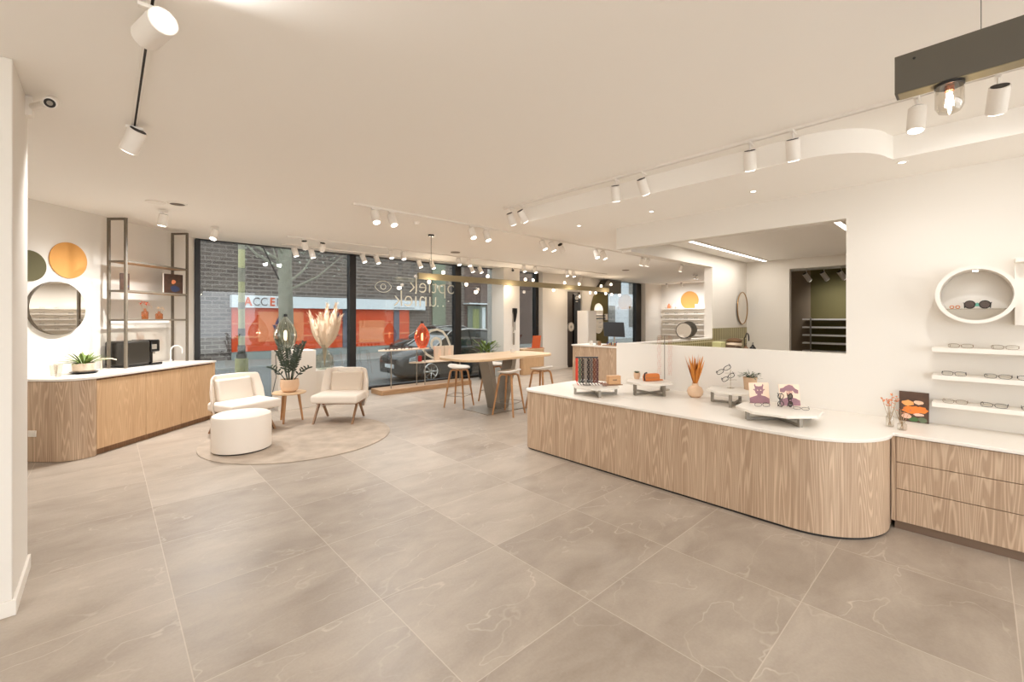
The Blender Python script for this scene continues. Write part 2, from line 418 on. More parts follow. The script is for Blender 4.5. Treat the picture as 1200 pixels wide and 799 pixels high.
# right wall, header and low wall round the consulting room opening
struct('wall_right', B().box((XR, -4.2, 0), (XR + .14, .855, H)), WALL)
struct('trim_2', B().box((XR, .855, 2.53), (XR + .14, 3.35, 2.84)), WALL)
struct('wall_low', B().box((XR, .855, 0), (XR + .14, 3.35, 1.267)), WALL)
struct('wall_low_back', B().box((XR + .14, 3.21, 0), (7.78, 3.35, 1.262)), WALL)
struct('trim_3', B().box((XR + .14, 3.21, 2.50), (7.78, 3.35, H)), WALL)
struct('wall_consult_left', B().box((7.78, 3.21, 0), (9.53, 3.35, H)), WALL)
struct('wall_consult_far', B().box((9.41, 2.457, 0), (9.53, 3.21, H)).box((9.41, 1.45, 2.53), (9.53, 2.457, H)).box((9.41, -2.2, 0), (9.53, 1.45, H)), WALL)
struct('wall_consult_back', B().box((XR + .14, -2.2, 0), (9.41, -2.08, H)), WALL)
struct('ceiling_consult', B().box((XR + .14, -2.08, 2.72), (9.41, 3.21, 2.78)), CEIL)
struct('baseboard_consult', B().box((9.395, 2.47, 0), (9.409, 3.2, .1)), TRIM)
# olive back room
struct('wall_olive_far', B().box((12.0, -2.2, 0), (12.1, 2.70, H)), OLIVE)
struct('wall_olive_side', B().box((12.0, 2.70, 0), (12.1, 4.2, H)), mat('grey_brown_paint', lin(150, 132, 110), .8))
struct('wall_back_room', B().box((9.53, 3.35, 0), (12.1, 3.47, H)), WALL)
struct('wall_back_room_near', B().box((9.53, -2.2, 0), (12.0, -2.1, H)), WALL)
# far end, behind and left
struct('wall_end', B().box((XE, 3.35, 0), (XE + .15, YW + .2, H)), WALL)
struct('wall_behind', B().box((-4, -4.2, 0), (-2.9, -4.05, H)).box((-2.9, -4.2, 2.85), (XR, -4.05, H)), WALL)
struct('window_4', B().box((-2.9, -4.18, 0), (XR, -4.08, .08)).box((-2.9, -4.18, 2.78), (XR, -4.08, 2.85)).box((-.3, -4.18, .08), (-.16, -4.08, 2.78)).box((2.3, -4.18, .08), (2.44, -4.08, 2.78)), BLACK)  # unseen window opening added behind the viewer to let in fill daylight
struct('pavement_fill_bounce', B().box((-30, -30, -.3), (40, -4.2, -.2)), PAVE_BOUNCE)  # unseen pale ground added to bounce daylight up onto the ceiling
struct('wall_far_side', B().box((12.1, 3.3, 0), (XE, 3.45, H)), WALL)
a, bq = LW(-3.2, OW), LW(2.50, OW)
struct('wall_left', B().prism([(a.x, a.y), (bq.x, bq.y), (bq.x + DN.x*.25, bq.y + DN.y*.25), (a.x + DN.x*.25, a.y + DN.y*.25)], 0, H), WALL)
struct('wall_left_near', B().box((-3.2, -4.2, 0), (-3.05, -3.4, H)).box((-3.2, -.4, 0), (-3.05, 5.4, H)).box((-3.2, -3.4, 2.7), (-3.05, -.4, H)), WALL)
struct('window_5', B().box((-3.17, -3.4, 0), (-3.08, -.4, .08)).box((-3.17, -1.95, .08), (-3.08, -1.85, 2.7)), BLACK)  # unseen side window opening, added for more fill daylight
# foreground pillar with baseboard
struct('wall_pillar', B().box((-3.05, 3.56, 0), (-.372, 4.17, H)), WALL, bevel=.006)
struct('baseboard_pillar', B().prism([(-3.05, 3.545), (-.357, 3.545), (-.357, 4.17), (-.372, 4.17), (-.372, 3.56), (-3.05, 3.56)], 0, .085), TRIM, bevel=.003)
# window front: lintel, columns, frames, glass
yw0, yw1 = YW, YW + .22
struct('wall_front', B().box((7.94, YW - .48, 0), (8.54, yw1, H)).box((8.54, YW, 0), (8.96, yw1, H))
       .box((9.76, 9.12, 0), (10.93, yw1, H)).box((10.93, 9.30, 2.48), (11.70, yw1, H)).box((11.70, 9.12, 0), (12.12, yw1, H))
       .box((12.12, 9.33, 0), (13.42, yw1, H)).box((15.72, 9.1, 0), (XE, yw1, H)).box((.9, YW, 0), (1.12, yw1, H)), WALL)
struct('baseboard_front', B().box((9.765, 9.105, 0), (10.93, 9.12, .08)).box((12.12, 9.315, 0), (13.4, 9.33, .08)), TRIM)
def window(n, x0, x1, mull, sill=.07, top=H):
    f = B(); f.box((x0, YW - .02, 0), (x1, YW + .1, sill)).box((x0, YW, top - .02), (x1, YW + .08, top))
    for m0, m1 in mull: f.box((m0, YW - .06, sill), (m1, YW + .1, top - .02))
    o = struct('window_%d' % n, f, BLACK, bevel=.004)
    xs = [x0] + [v for m_ in mull for v in m_] + [x1]
    for i in range(0, len(xs), 2):
        if xs[i+1] - xs[i] > .1:
            obj('pane', B().box((xs[i], YW + .02, sill), (xs[i+1], YW + .035, top - .02)), GLASSW, o, smooth=0)
    return o
window(1, 1.12, 7.96, [(1.12, 1.2), (3.85, 3.99), (6.63, 6.82)])
window(2, 8.96, 9.76, [(9.64, 9.76)])
window(3, 13.42, 15.72, [(13.42, 13.45), (15.35, 15.72)])
# dark entrance door
o = struct('door_1', B().box((10.93, 9.20, 0), (11.30, 9.24, 2.48)).box((11.30, 9.22, 0), (11.70, 9.26, 2.48)), mat('dark_bronze_door', lin(58, 46, 38), .35))
obj('door_panel', B().box((11.32, 9.16, .1), (11.66, 9.22, 2.4)), BGLOSS, o)

# ---------------------------------------------------------------- right: long rounded counter
def counter_poly(e):   # e = overhang
    return [(XR - .004, 3.87 + e), (3.79 + .12, 3.87 + e)] + arc(3.79 + .12, 3.87 - .12, .12 + e, 90, 180, 6)[1:] + arc(4.32, 1.0, .53 + e, 180, 270, 20) + [(4.40, .475 - e), (XR - .004, .475 - e)]
ct = thing('display_counter', 'long rounded display counter clad in brown ash veneer under a white top', 'counter', (4.4, 2.2, 0))
def shift(poly, dx, dy): return [(x - dx, y - dy) for x, y in poly]
obj('plinth', B().prism(shift(counter_poly(-.012), 4.4, 2.2), 0, .018), BLACK, ct)
body = counter_poly(0)
bo = obj('body', B().prism(shift(body, 4.4, 2.2), .018, .702), OAK, ct)
wt = obj('counter_top', B().prism([(XR, 3.885), (3.91, 3.885)] + arc(3.91, 3.75, .135, 90, 180, 6)[1:] + arc(4.32, 1.0, .545, 180, 268, 20) + [(4.385, .455), (4.385, -1.2), (XR, -1.2)], .705, .73), SOLID, bevel=.004)
tag(wt, 'continuous white solid-surface worktop over the rounded counter and the drawers', 'worktop')
dr = thing('drawer_cabinet', 'brown ash drawer cabinet at the right edge under the glasses shelves', 'cabinet', (4.4, .44, 0))
obj('plinth', B().box((.02, -1.64, 0), (.632, .01, .062)), mat('dark_veneer_kick', lin(120, 98, 80), .5), dr)
obj('body', B().box((.02, -1.64, .062), (.632, .01, .703)), OAK, dr)
obj('filler_panel', B().box((.0, .003, .062), (.02, .028, .703)), OAK, dr)
for z0, z1 in ((.065, .306), (.311, .507), (.512, .700)):
    obj('drawer', B().box((0, -1.64, z0), (.02, 0, z1)), OAK, dr, bevel=.0015)

# ---------------------------------------------------------------- eyeglasses
def glasses(label, loc, rz, kind='metal', w=.135, h=.036, col=None, lens=None, group=None, tilt=0, fold=None, name='eyeglasses', stand=False):
    t = thing(name, label, 'sunglasses' if name == 'sunglasses' else 'glasses', loc, rz, group)
    if stand: t.rotation_euler = (0, PI/2, rz)
    fold = stand if fold is None else fold
    r = .0016 if kind == 'metal' else .0032
    m = col or (mat_wire if kind == 'metal' else BLACKP)
    b = B(); rw = w * .235; cz = h/2 + .004
    if kind == 'round': rw, h2 = w*.2, w*.2
    else: h2 = h/2
    for sx in (-1, 1):
        cx = sx * w * .27
        p = []
        for k in range(16):
            a = 2*PI*k/16; ca, sa = math.cos(a), math.sin(a); e = 1 if kind == 'round' else .75
            p.append((cx + rw*math.copysign(abs(ca)**e, ca), 0, cz + (h2 if kind != 'round' else h2)*math.copysign(abs(sa)**e, sa)))
        b.tube(p, r, 6, closed=True)
    b.tube([(-w*.045, 0, cz + h*.15), (0, -.003, cz + h*.25), (w*.045, 0, cz + h*.15)], r, 6)
    obj('rim', b, m, t)
    for sx in (-1, 1):
        b = B(); x = sx * w * .5
        if fold: b.tube([(x, 0, cz + h*.25), (x*.9, .012, cz + h*.2), (-x*.7, .02 + .006*sx, cz - h*.1), (-x*.95, .02, cz - h*.4)], r, 6)
        else: b.tube([(x, 0, cz + h*.3), (x, .05, cz + h*.3), (x*.97, .10, cz + h*.2), (x*.95, .135, .006)], r * 1.1, 6)
        obj('temple', b, m, t)
        obj('lens', B().slab(arc(0, 0, rw*.95, 0, 345, 15, (h2)*.95), (sx*w*.27, 0, cz), (1, 0, 0), (0, 0, 1), .001), lens or GLASSL, t)
    return t
mat_wire = mat('dark_wire_frame', lin(52, 48, 48), .35, .6)
mat_wire2 = mat('champagne_wire_frame', lin(150, 130, 110), .35, .7)
mat_blackfr = mat('black_acetate', lin(24, 22, 24), .2)
# right wall shelves
posw = {0: 'top', 1: 'middle', 2: 'bottom'}
for i, z in enumerate((1.367, 1.148, .929)):
    tag(obj('wall_shelf', B().box((4.85, -1.1, z - .036), (XR, .27, z)), TRIM, bevel=.002), '%s of the three white floating shelves at the right edge, below the round niche' % posw[i], 'shelf', 'floating shelves on the right wall')
gl = [(1.367, .11, mat_wire2, 'thin wire eyeglasses, left pair on the top shelf under the round niche'),
      (1.367, -.12, mat_wire2, 'thin wire eyeglasses, right pair on the top shelf under the round niche'),
      (1.148, .145, mat_wire, 'dark wire eyeglasses, left pair on the middle shelf at the right'),
      (1.148, -.085, mat_wire, 'dark wire eyeglasses, second pair on the middle shelf at the right'),
      (1.148, -.25, mat_wire, 'dark wire eyeglasses cut by the right edge on the middle shelf'),
      (.929, .14, mat_wire2, 'pale wire eyeglasses, left pair on the bottom shelf beside the picture'),
      (.929, -.065, mat_wire, 'dark-tipped eyeglasses, second pair on the bottom shelf'),
      (.929, -.27, mat_wire, 'dark eyeglasses cut by the right edge on the bottom shelf')]
for z, y, m, lb in gl:
    glasses(lb, (4.875, y, z - .002), -PI/2 + random.uniform(-.1, .1), 'metal', .135, .032, col=m, group='eyeglasses on the floating shelves')
# round niche
nc = thing('round_wall_niche', 'white round ring niche on the right wall with a small lamp inside', 'niche', (XR, .03, 1.78))
b = B(); ro, ri = .219, .193; n = 64
R0 = []
for i in range(n):
    t = 2*PI*i/n; c, s = math.cos(t), math.sin(t)
    R0.append([b.bm.verts.new(p) for p in ((0, ro*c, ro*s), (-.24, ro*c, ro*s), (-.24, ri*c, ri*s), (-.004, ri*c, ri*s))])
for i in range(n):
    A, D = R0[i], R0[(i+1) % n]
    for k in range(3): b.bm.faces.new((A[k], A[k+1], D[k+1], D[k]))
obj('ring', b, TRIM, nc)
zs = -.105; xs_ = math.sqrt(ri*ri - zs*zs)
obj('niche_shelf', B().box((-.235, -xs_, zs - .006), (-.004, xs_, zs)), GLASSC, nc)
obj('niche_lamp', B().cyl((-.12, 0, ri - .012), (-.12, 0, ri - .001), .016), LENSOFF, nc)
ld = bpy.data.lights.new('niche_light', 'SPOT'); ld.energy = .5; ld.color = WARM; ld.spot_size = 2.4; ld.spot_blend = 1; ld.shadow_soft_size = .02
lo = bpy.data.objects.new('niche_light', ld); C.objects.link(lo); lo.parent = nc; lo.location = (-.12, 0, ri - .02)
TEAL = mat('teal_acetate', lin(86, 150, 132), .3)
sg = glasses('large dark-lensed sunglasses with teal bridge inside the round niche', (4.84, .02, 1.676), -PI/2, 'round', .145, .05, col=mat_blackfr, lens=GLASSD, name='sunglasses')
obj('bridge', B().slab([(-.012, -.012), (.012, -.012), (.006, .014), (-.006, .014)], (0, -.004, .028), (1, 0, 0), (0, 0, 1), .003), TEAL, sg)
er = thing('ring_pair', 'small orange rings lying left of the sunglasses in the niche', 'jewellery', (4.85, .14, 1.676), -PI/2)
for x in (-.016, .016): obj('ring', B().tube([(x + .011*math.cos(a_), 0, .012 + .011*math.sin(a_)) for a_ in [2*PI*k/12 for k in range(12)]], .003, 6, closed=True), TANL, er)
# block niche at the right edge
bk = thing('wall_box_shelf', 'white box shelf on the wall at the right edge beside the round niche', 'shelf', (XR, -.17, 1.55))
obj('top_board', B().box((-.2, -.5, .46), (0, -.0, .49)), TRIM, bk)
obj('lower_block', B().box((-.12, -.5, 0), (0, -.0, .25)), TRIM, bk)
obj('side_board', B().box((-.05, -.5, .25), (0, -.0, .46)), TRIM, bk)

# flower vases and picture beside the drawers
def stem_vase(name, label, loc, r, h, glass, stems, fl, flm, hs, neck=.6, spread=.3, cat='vase', rz=0):
    t = thing(name, label, cat, loc, rz)
    obj('glass_body', B().lathe([(r*.92, .0), (r, .006), (r, h*.68), (r*neck, h*.82), (r*neck, h), (r*neck*1.12, h + .003)], n=24, cap0=True), glass, t)
    b = B(); tips = []
    for k in range(stems):
        a_ = 2*PI*k/stems + .4; q = hs * random.uniform(.78, 1); sp_ = spread * random.uniform(.3, 1)
        tip = Vector((math.cos(a_)*sp_*q, math.sin(a_)*sp_*q, q)); tips.append(tip)
        b.tube([(math.cos(a_ + 3)*r*.4, math.sin(a_ + 3)*r*.4, .01), tuple(tip*.5 + Vector((0, 0, h*.1))), tuple(tip)], .0014, 5)
    obj('stems', b, mat_stem, t)
    fb = B(); fl(fb, tips); obj('flowers', fb, flm, t)
    return t
mat_stem = mat('dry_stem', lin(176, 148, 110), .9)
ORFL = mat('salmon_petal', lin(226, 138, 92), .7, var=.2, vscale=40)
POPPY = mat('poppy_orange', lin(236, 130, 50), .6, var=.15, vscale=30)
def fl_small(fb, tips):
    for i, t in enumerate(tips):
        if i % 2: fb.ball(t, .007, (1, 1, .7), 8)
        for k in range(3): fb.leaf(t*(.75 + .08*k), (random.uniform(-1, 1), random.uniform(-1, 1), .6), .035, .018)
stem_vase('tall_flower_vase', 'tall clear glass vase of dried stems left of the poppy picture', (4.62, .50, .731), .026, .115, GLASSC, 7, fl_small, ORFL, .27, spread=.28)
def fl_low(fb, tips):
    for t in tips:
        for k in range(3): fb.leaf(t, (random.uniform(-1, 1), random.uniform(-1, 1), .5), .02, .014)
stem_vase('squat_flower_vase', 'small squat glass jar of salmon flowers in front of the poppy picture', (4.545, .42, .731), .03, .065, GLASSC, 6, fl_low, ORFL, .17, spread=.3)
pc = thing('poppy_picture', 'square photo print of an orange poppy leaning on the wall by the vases', 'picture', (4.955, .385, .731), -PI/2)
obj('print', B().slab([(-.093, 0), (.093, 0), (.093, .25), (-.093, .25)], (0, 0, 0), (1, 0, 0), (0, .1, 1), .004), mat('print_dark', lin(84, 58, 42), .5, var=.5, vscale=14), pc)
def blob(cx, cy, r, k, seed, asp=1):
    rnd = random.Random(seed); return [(cx + r*(1 + rnd.uniform(-.18, .18))*math.cos(2*PI*i/k), cy + r*asp*(1 + rnd.uniform(-.18, .18))*math.sin(2*PI*i/k)) for i in range(k)]
def onprint(name, poly, m, d): return obj(name, B().slab(poly, (0, -.0042 - d, 0), (1, 0, 0), (0, .1, 1), .0005), m, pc)
onprint('petal', blob(-.01, .10, .062, 16, 1, .55), POPPY, .001)
onprint('petal', blob(.045, .105, .04, 14, 2, .7), POPPY, .002)
onprint('petal', blob(-.035, .155, .038, 12, 3, .6), mat('pale_orange_petal', lin(240, 166, 98), .6), .0015)
onprint('petal', blob(.03, .165, .035, 12, 8, .5), mat('blush_petal', lin(242, 200, 170), .6), .0012)
onprint('leaf', blob(.055, .025, .03, 10, 4, .7), LEAF3, .001)
onprint('leaf', blob(.0, .022, .03, 10, 5, .6), mat('mid_green_print', lin(74, 110, 62), .6), .0012)
onprint('petal', blob(-.045, .045, .03, 12, 6, .7), mat('pink_petal', lin(236, 184, 160), .6), .0014)
onprint('petal', blob(.03, .065, .035, 12, 7, .35), mat('pink_petal_light', lin(240, 196, 176), .6), .0022)

# ---------------------------------------------------------------- counter trays
def riser(label, loc, rz, R, h, fr):
    t = thing('display_riser', label, 'riser', loc, rz, 'risers on the counter')
    oct_ = [(R*math.cos(PI/8 + k*PI/4), R*math.sin(PI/8 + k*PI/4)) for k in range(8)]
    obj('tray', B().prism(oct_, h - .022, h), STONEW, t, bevel=.004)
    for k in range(4):
        a_ = k*PI/2; x, y = fr*math.cos(a_), fr*math.sin(a_)
        obj('leg', B().box((x - .013, y - .013, 0), (x + .013, y + .013, h - .022), rz=a_), GREYM, t)
    b = B(); b.box((-fr, -.011, .001), (fr, .011, .02)).box((-.011, -fr, .002), (.011, fr, .021))
    obj('cross_bar', b, GREYM, t)
    return t
ZC = .731
riser('low white octagonal riser on grey legs at the far left of the counter', (4.12, 3.02, ZC), -.75, .27, .10, .235)
riser('taller white octagonal riser on grey legs holding the tan leather case', (4.60, 2.62, ZC), -.22, .27, .145, .22)
riser('tall white octagonal riser on grey legs under the kraft plant pot', (4.68, 1.70, ZC), .15, .27, .145, .22)
riser('low white octagonal riser nearest the camera with the two mauve cards', (4.24, 1.19, ZC), -.72, .33, .095, .27)
# cord stand on riser A
zt = ZC + .101
cs = thing('cord_stand', 'black stand hung with a red cord and beaded glasses chains', 'stand', (4.06, 3.10, zt), -.75)
obj('base', B().cyl((0, 0, 0), (0, 0, .008), .05, n=24), GREYM, cs)
obj('post', B().cyl((0, 0, .008), (0, 0, .31), .004), GREYM, cs)
obj('arm', B().box((-.13, -.01, .31), (.13, .01, .325)), BLACKP, cs)
cordc = [('red', lin(214, 62, 40)), ('green', lin(88, 104, 84)), ('charcoal', lin(60, 54, 52)), ('silver', lin(150, 140, 130)), ('charcoal2', lin(46, 40, 42)), ('grey', lin(104, 98, 96)), ('brown', lin(120, 66, 48)), ('plum', lin(100, 60, 60))]
for k, (cn, cc) in enumerate(cordc):
    x = -.12 + k*.0335; b = B(); mcc = mat('cord_' + cn, cc, .5)
    if k == 0: b.tube([(x, .0, .31), (x, 0, .05)], .011, 8); b.tube([(x + .012, .0, .31), (x + .012, 0, .04)], .008, 8)
    else:
        for q in range(17): b.ball((x + .004*math.sin(q*1.9), .0, .30 - q*.0165), .0105, (1, 1, 1.0), 6); b.ball((x + .017, .01, .292 - q*.0165), .0085, n=6)
        b.tube([(x, 0, .31), (x, 0, .02)], .0035, 5)
    b.tube([(x, 0, .05), (x + .01, -.02, .012), (x + .02, -.05, .006)], .004, 5)
    obj('glasses_cord', b, mcc, cs)
wtray = thing('wood_tray_box', 'light wooden box standing on a brown board beside the cord stand', 'box', (4.30, 2.90, zt), -.55)
obj('board', B().box((-.13, -.06, 0), (.09, .06, .009)), LEGD, wtray, bevel=.002)
obj('block', B().box((-.07, -.03, .009), (.08, .045, .105)), BLOCKW, wtray, bevel=.004)
obj('stamp', B().box((-.02, -.0315, .05), (.03, -.0295, .065)), LEGD, wtray)
bl = thing('bead_bundle', 'small heap of beaded chains between cord stand and wooden box', 'chain', (4.15, 2.94, zt))
b = B()
for k in range(36): b.ball((random.uniform(-.05, .03), random.uniform(-.06, .05), .006 + random.uniform(0, .03)), .0065, n=6)
obj('beads', b, mat('mixed_beads', lin(160, 120, 104), .3, var=.5, vscale=60), bl)
# riser B items
zb = ZC + .146
sp_ = thing('succulent_pot', 'small succulent in a sand pot left of the tan leather case', 'plant', (4.64, 2.80, zb))
obj('pot', B().lathe([(.028, 0), (.038, .04), (.036, .075), (.033, .074), (.034, .05)], n=24, cap0=True), CERAM, sp_)
b = B()
for k in range(14):
    a_ = k*2.4; b.leaf((0, 0, .065), (math.cos(a_), math.sin(a_), .8 + .5*random.random()), .055, .022)
obj('foliage', b, LEAF3, sp_)
lc_ = thing('leather_case', 'tan leather glasses case with black side clip on a white riser', 'case', (4.62, 2.60, zb), -.45)
obj('case_body', B().slab([(-.095, 0), (.095, 0), (.10, .05), (.085, .085), (-.085, .085), (-.10, .05)], (0, .03, 0), (1, 0, 0), (0, 0, 1), .06), TANL, lc_, bevel=.008, seg=3)
obj('flap_seam', B().tube([(-.09, -.033, .045), (-.03, -.033, .036), (.0, -.033, .042), (.03, -.033, .036), (.09, -.033, .045)], .002, 5), LEGD, lc_)
obj('clip', B().tube([(-.105, -.03, .01), (-.115, -.03, .05), (-.105, -.03, .095), (-.08, -.03, .1)], .009, 6), BLACKP, lc_)
obj('tab', B().box((.095, -.01, 0), (.15, .02, .012)), TANL, lc_)
# acrylic chain stand
ac = thing('acrylic_chain_stand', 'tall clear acrylic stand with rose beaded chains against the low wall', 'stand', (4.968, 2.62, ZC), -1.2)
obj('base', B().cyl((0, 0, 0), (0, 0, .012), .06, n=24), GLASSC, ac)
obj('post', B().cyl((0, 0, .012), (0, 0, .66), .005), GREYM, ac)
obj('arms', B().cyl((-.075, 0, .655), (.075, 0, .655), .004).cyl((0, -.05, .64), (0, .05, .64), .004).box((-.09, -.006, .60), (.09, .006, .64)), GLASSC, ac)
ROSE = mat('rose_beads', lin(206, 150, 132), .3, var=.3, vscale=60)
for k, x in enumerate((-.078, -.06, -.045, .045, .06, .078)):
    b = B()
    for q in range(26): b.ball((x + .005*math.sin(q*1.3 + k), .004*math.cos(q), .65 - q*.0185), .0045, n=6)
    obj('bead_chain', b, ROSE, ac)
# vase with dried grass
dv = thing('dried_grass_vase', 'round sand ceramic vase with burnt orange dried grass on the counter', 'vase', (4.76, 2.15, ZC))
obj('vase_body', B().lathe([(.045, 0), (.075, .025), (.085, .065), (.07, .105), (.035, .128), (.032, .15), (.036, .156), (.03, .155), (.028, .13)], n=32, cap0=True), CERAM, dv)
b = B()
for k in range(64):
    a_ = random.uniform(0, 2*PI); sp2 = random.uniform(0, .32); L_ = random.uniform(.18, .36)
    d = Vector((math.cos(a_)*sp2, math.sin(a_)*sp2, 1)).normalized(); p = Vector((math.cos(a_)*.015, math.sin(a_)*.015, .14))
    b.leaf(p, d, L_, .022, up=Vector((random.uniform(-1, 1), random.uniform(-1, 1), .2)), bend=.04)
    b.tube([tuple(p), tuple(p + d*L_*.6)], .0018, 4)
obj('dried_grass', b, DRIED, dv)
# riser C: glasses on acrylic tiers + plant in kraft pot
zcc = ZC + .146
gh = thing('acrylic_glasses_holder', 'clear acrylic tiered rod carrying two black-framed glasses', 'stand', (4.74, 1.77, zcc), -.7)
obj('rod', B().tube([(0, 0, 0), (0, 0, .20)], .004, 8), GLASSC, gh)
obj('foot', B().cyl((0, 0, 0), (0, 0, .006), .035, n=20), GLASSC, gh)
obj('rest', B().box((-.045, -.02, .085), (.055, .0, .09)).box((-.06, -.02, .155), (.04, .0, .16)), GLASSC, gh)
for k, (dz, yy, lb) in enumerate(((.165, .03, 'black angular glasses on the upper tier of the acrylic holder'), (.09, -.015, 'thin black glasses on the lower tier of the acrylic holder'))):
    g = glasses(lb, (4.73, 1.79 + yy, zcc + dz), -.75, 'acetate', .15 if k == 0 else .13, .04, col=mat_blackfr, group='glasses on the acrylic holder')
    g.rotation_euler = (0.1, -.6, -1.2)
kp = thing('kraft_pot_plant', 'trailing green plant in a kraft paper pot behind the mauve cards', 'plant', (4.80, 1.60, zcc))
obj('pot', B().lathe([(.055, 0), (.062, .10), (.066, .125), (.060, .124), (.055, .10)], n=20, cap0=True, ribs=7, ra=.03), KRAFT, kp)
b = B()
for k in range(90):
    a_ = random.uniform(0, 2*PI); rr = random.uniform(0, .095); p = (math.cos(a_)*rr, math.sin(a_)*rr, .125 + random.uniform(-.01, .045))
    b.leaf(p, (math.cos(a_), math.sin(a_), random.uniform(-.2, .9)), .032, .015)
obj('foliage', b, LEAF3, kp)
b = B()
for k in range(12):
    a_ = k*.52; b.tube([(0, 0, .11), (math.cos(a_)*.05, math.sin(a_)*.05, .15), (math.cos(a_)*.1, math.sin(a_)*.1, .15 + random.uniform(-.02, .05))], .0018, 4)
obj('stems', b, LEAF, kp)
# riser D: two cards with figures, four glasses
zd = ZC + .096
def figcard(label, loc, rz, horns):
    t = thing('portrait_card', label, 'card', loc, rz, 'mauve portrait cards')
    ux, uy = (1, 0, 0), (0, .16, 1)
    obj('card', B().slab([(-.088, 0), (.088, 0), (.088, .185), (-.088, .185)], (0, .012, 0), ux, uy, .0025), CARD, t)
    f = lambda nm, poly, m, d: obj(nm, B().slab(poly, (0, .011 - d, 0), ux, uy, .0006), m, t)
    f('shoulders', [(-.088, .002), (.086, .002), (.086, .045), (.05, .065), (.018, .072), (.014, .09), (-.018, .09), (-.02, .072), (-.055, .062), (-.088, .05)], PURPLE, .001)
    if horns:
        f('head', [(-.03, .085), (.03, .085), (.038, .115), (.035, .14), (.043, .165), (.035, .175), (.026, .155), (.0, .152), (-.026, .155), (-.035, .175), (-.043, .165), (-.035, .14), (-.038, .115)], PURPLE, .0015)
        f('ear', [(-.035, .11), (-.055, .125), (-.04, .13)], PURPLE, .001); f('ear', [(.035, .11), (.055, .125), (.04, .13)], PURPLE, .001)
    else:
        f('head', arc(0, .115, .026, 0, 350, 16, .035), PURPLE2, .0015)
        f('hat', [(-.08, .12), (-.045, .115), (-.03, .13), (.03, .13), (.045, .11), (.075, .105), (.078, .135), (.05, .15), (.03, .175), (0, .182), (-.03, .17), (-.05, .155), (-.078, .15)], PURPLE, .002)
    f('eye', arc(-.014, .118, .007, 0, 345, 8, .004), CARD, .0025); f('eye', arc(.014, .118, .007, 0, 345, 8, .004), CARD, .0025)
    return t
figcard('blush card with a mauve horned portrait, left of the two cards', (4.34, 1.36, zd), -.80, True)
figcard('blush card with a mauve portrait in a wide hat, right of the two cards', (4.42, 1.14, zd), -.80, False)
glasses('thin black glasses lying in front of the horned portrait card', (4.19, 1.30, zd), -.9, 'metal', .12, .03, col=mat_blackfr, group='glasses on the near riser')
g = glasses('round black glasses standing upright between the two portrait cards', (4.26, 1.20, zd + .066), -.85, 'round', .12, .04, col=mat_blackfr, group='glasses on the near riser', stand=True)
g = glasses('dark round glasses standing upright before the hat portrait card', (4.29, 1.13, zd + .068), -.5, 'round', .12, .04, col=mat_blackfr, group='glasses on the near riser', stand=True, lens=GLASSD)
glasses('thin dark glasses lying flat at the right end of the near riser', (4.28, 1.03, zd), -1.3, 'metal', .11, .022, col=mat_blackfr, group='glasses on the near riser')

# ---------------------------------------------------------------- consulting room behind the low wall
tl = obj('tile_backsplash', B().box((XR + .15, 3.197, .86), (7.78, 3.209, 1.235)).box((7.78, 3.197, .86), (9.40, 3.209, 1.425)), TILEO)
tag(tl, 'olive stick-tile splashback along the consulting room wall', 'tiles')
cc_ = thing('sink_cabinet', 'low cabinet with pale worktop under the olive tiles in the consulting room', 'cabinet', (7.2, 2.9, 0))
obj('body', B().box((-2.0, -.3, .08), (2.15, .29, .86)), OAK, cc_); obj('plinth', B().box((-2.0, -.25, 0), (2.15, .29, .08)), BLACK, cc_)
obj('counter_top', B().box((-2.0, -.32, .86), (2.18, .295, .9)), SOLID, cc_)
tag(obj('soap_carton', B().box((7.38, 2.9, .9), (7.56, 3.05, 1.21)), mat('pale_green_carton', lin(206, 204, 150), .6), bevel=.01), 'pale yellow-green carton against the olive tiles', 'box')
tw = thing('folded_cloths', 'heap of brown and cream cloths in front of the olive tiles', 'cloth', (8.12, 2.98, .915))
for k, (m_, dx) in enumerate(((LEGD, 0), (CERW, .05), (mat('umber_cloth', lin(88, 66, 48), .95), -.03), (CERW, .02), (mat('coffee_cloth', lin(112, 86, 62), .95), .03))):
    b = B().ball((dx, 0, .04 + k*.062), .3, (1 - k*.13, .42, .17), 16); obj('cloth', b, m_, tw)
for k, (x, lb) in enumerate(((8.62, 'left of the two dark soap bottles by the tap'), (8.98, 'dark soap bottle right beside the curved tap'))):
    t = thing('soap_bottle', lb, 'bottle', (x, 2.95, .9), 0, 'bottles by the tap')
    obj('bottle_body', B().lathe([(.05, 0), (.055, .02), (.055, .14), (.02, .18), (.018, .2)], n=20, cap0=True, cap1=True), BLACKP if k else LEGD, t)
    obj('pump', B().tube([(0, 0, .2), (0, 0, .235), (.04, 0, .235)], .006, 6), BLACKP, t)
ft = thing('curved_tap', 'tall dark curved tap beside the sink in the consulting room', 'tap', (8.98, 3.1, .9))
obj('spout', B().tube([(0, 0, 0), (0, 0, .32)] + [(.09 - .09*math.cos(q), -.02, .32 + .09*math.sin(q)) for q in [PI*k/10 for k in range(1, 11)]] + [(.18, -.02, .26)], .011, 8), BLACK, ft)
om = thing('oval_mirror', 'oval mirror with thin brass rim in the corner of the consulting room', 'mirror', (9.12, 3.2, 1.80))
def disc_y(rx, rz_, y0, y1, n=40): return B().slab(arc(0, 0, rx, 0, 360 - 360/n, n - 1, rz_), (0, y0, 0), (1, 0, 0), (0, 0, 1), y1 - y0)
obj('glass', B().slab(arc(0, 0, .255, 0, 351, 39, .30), (0, -.02, 0), (1, 0, 0), (0, 0, 1), -.01), MIRROR, om)
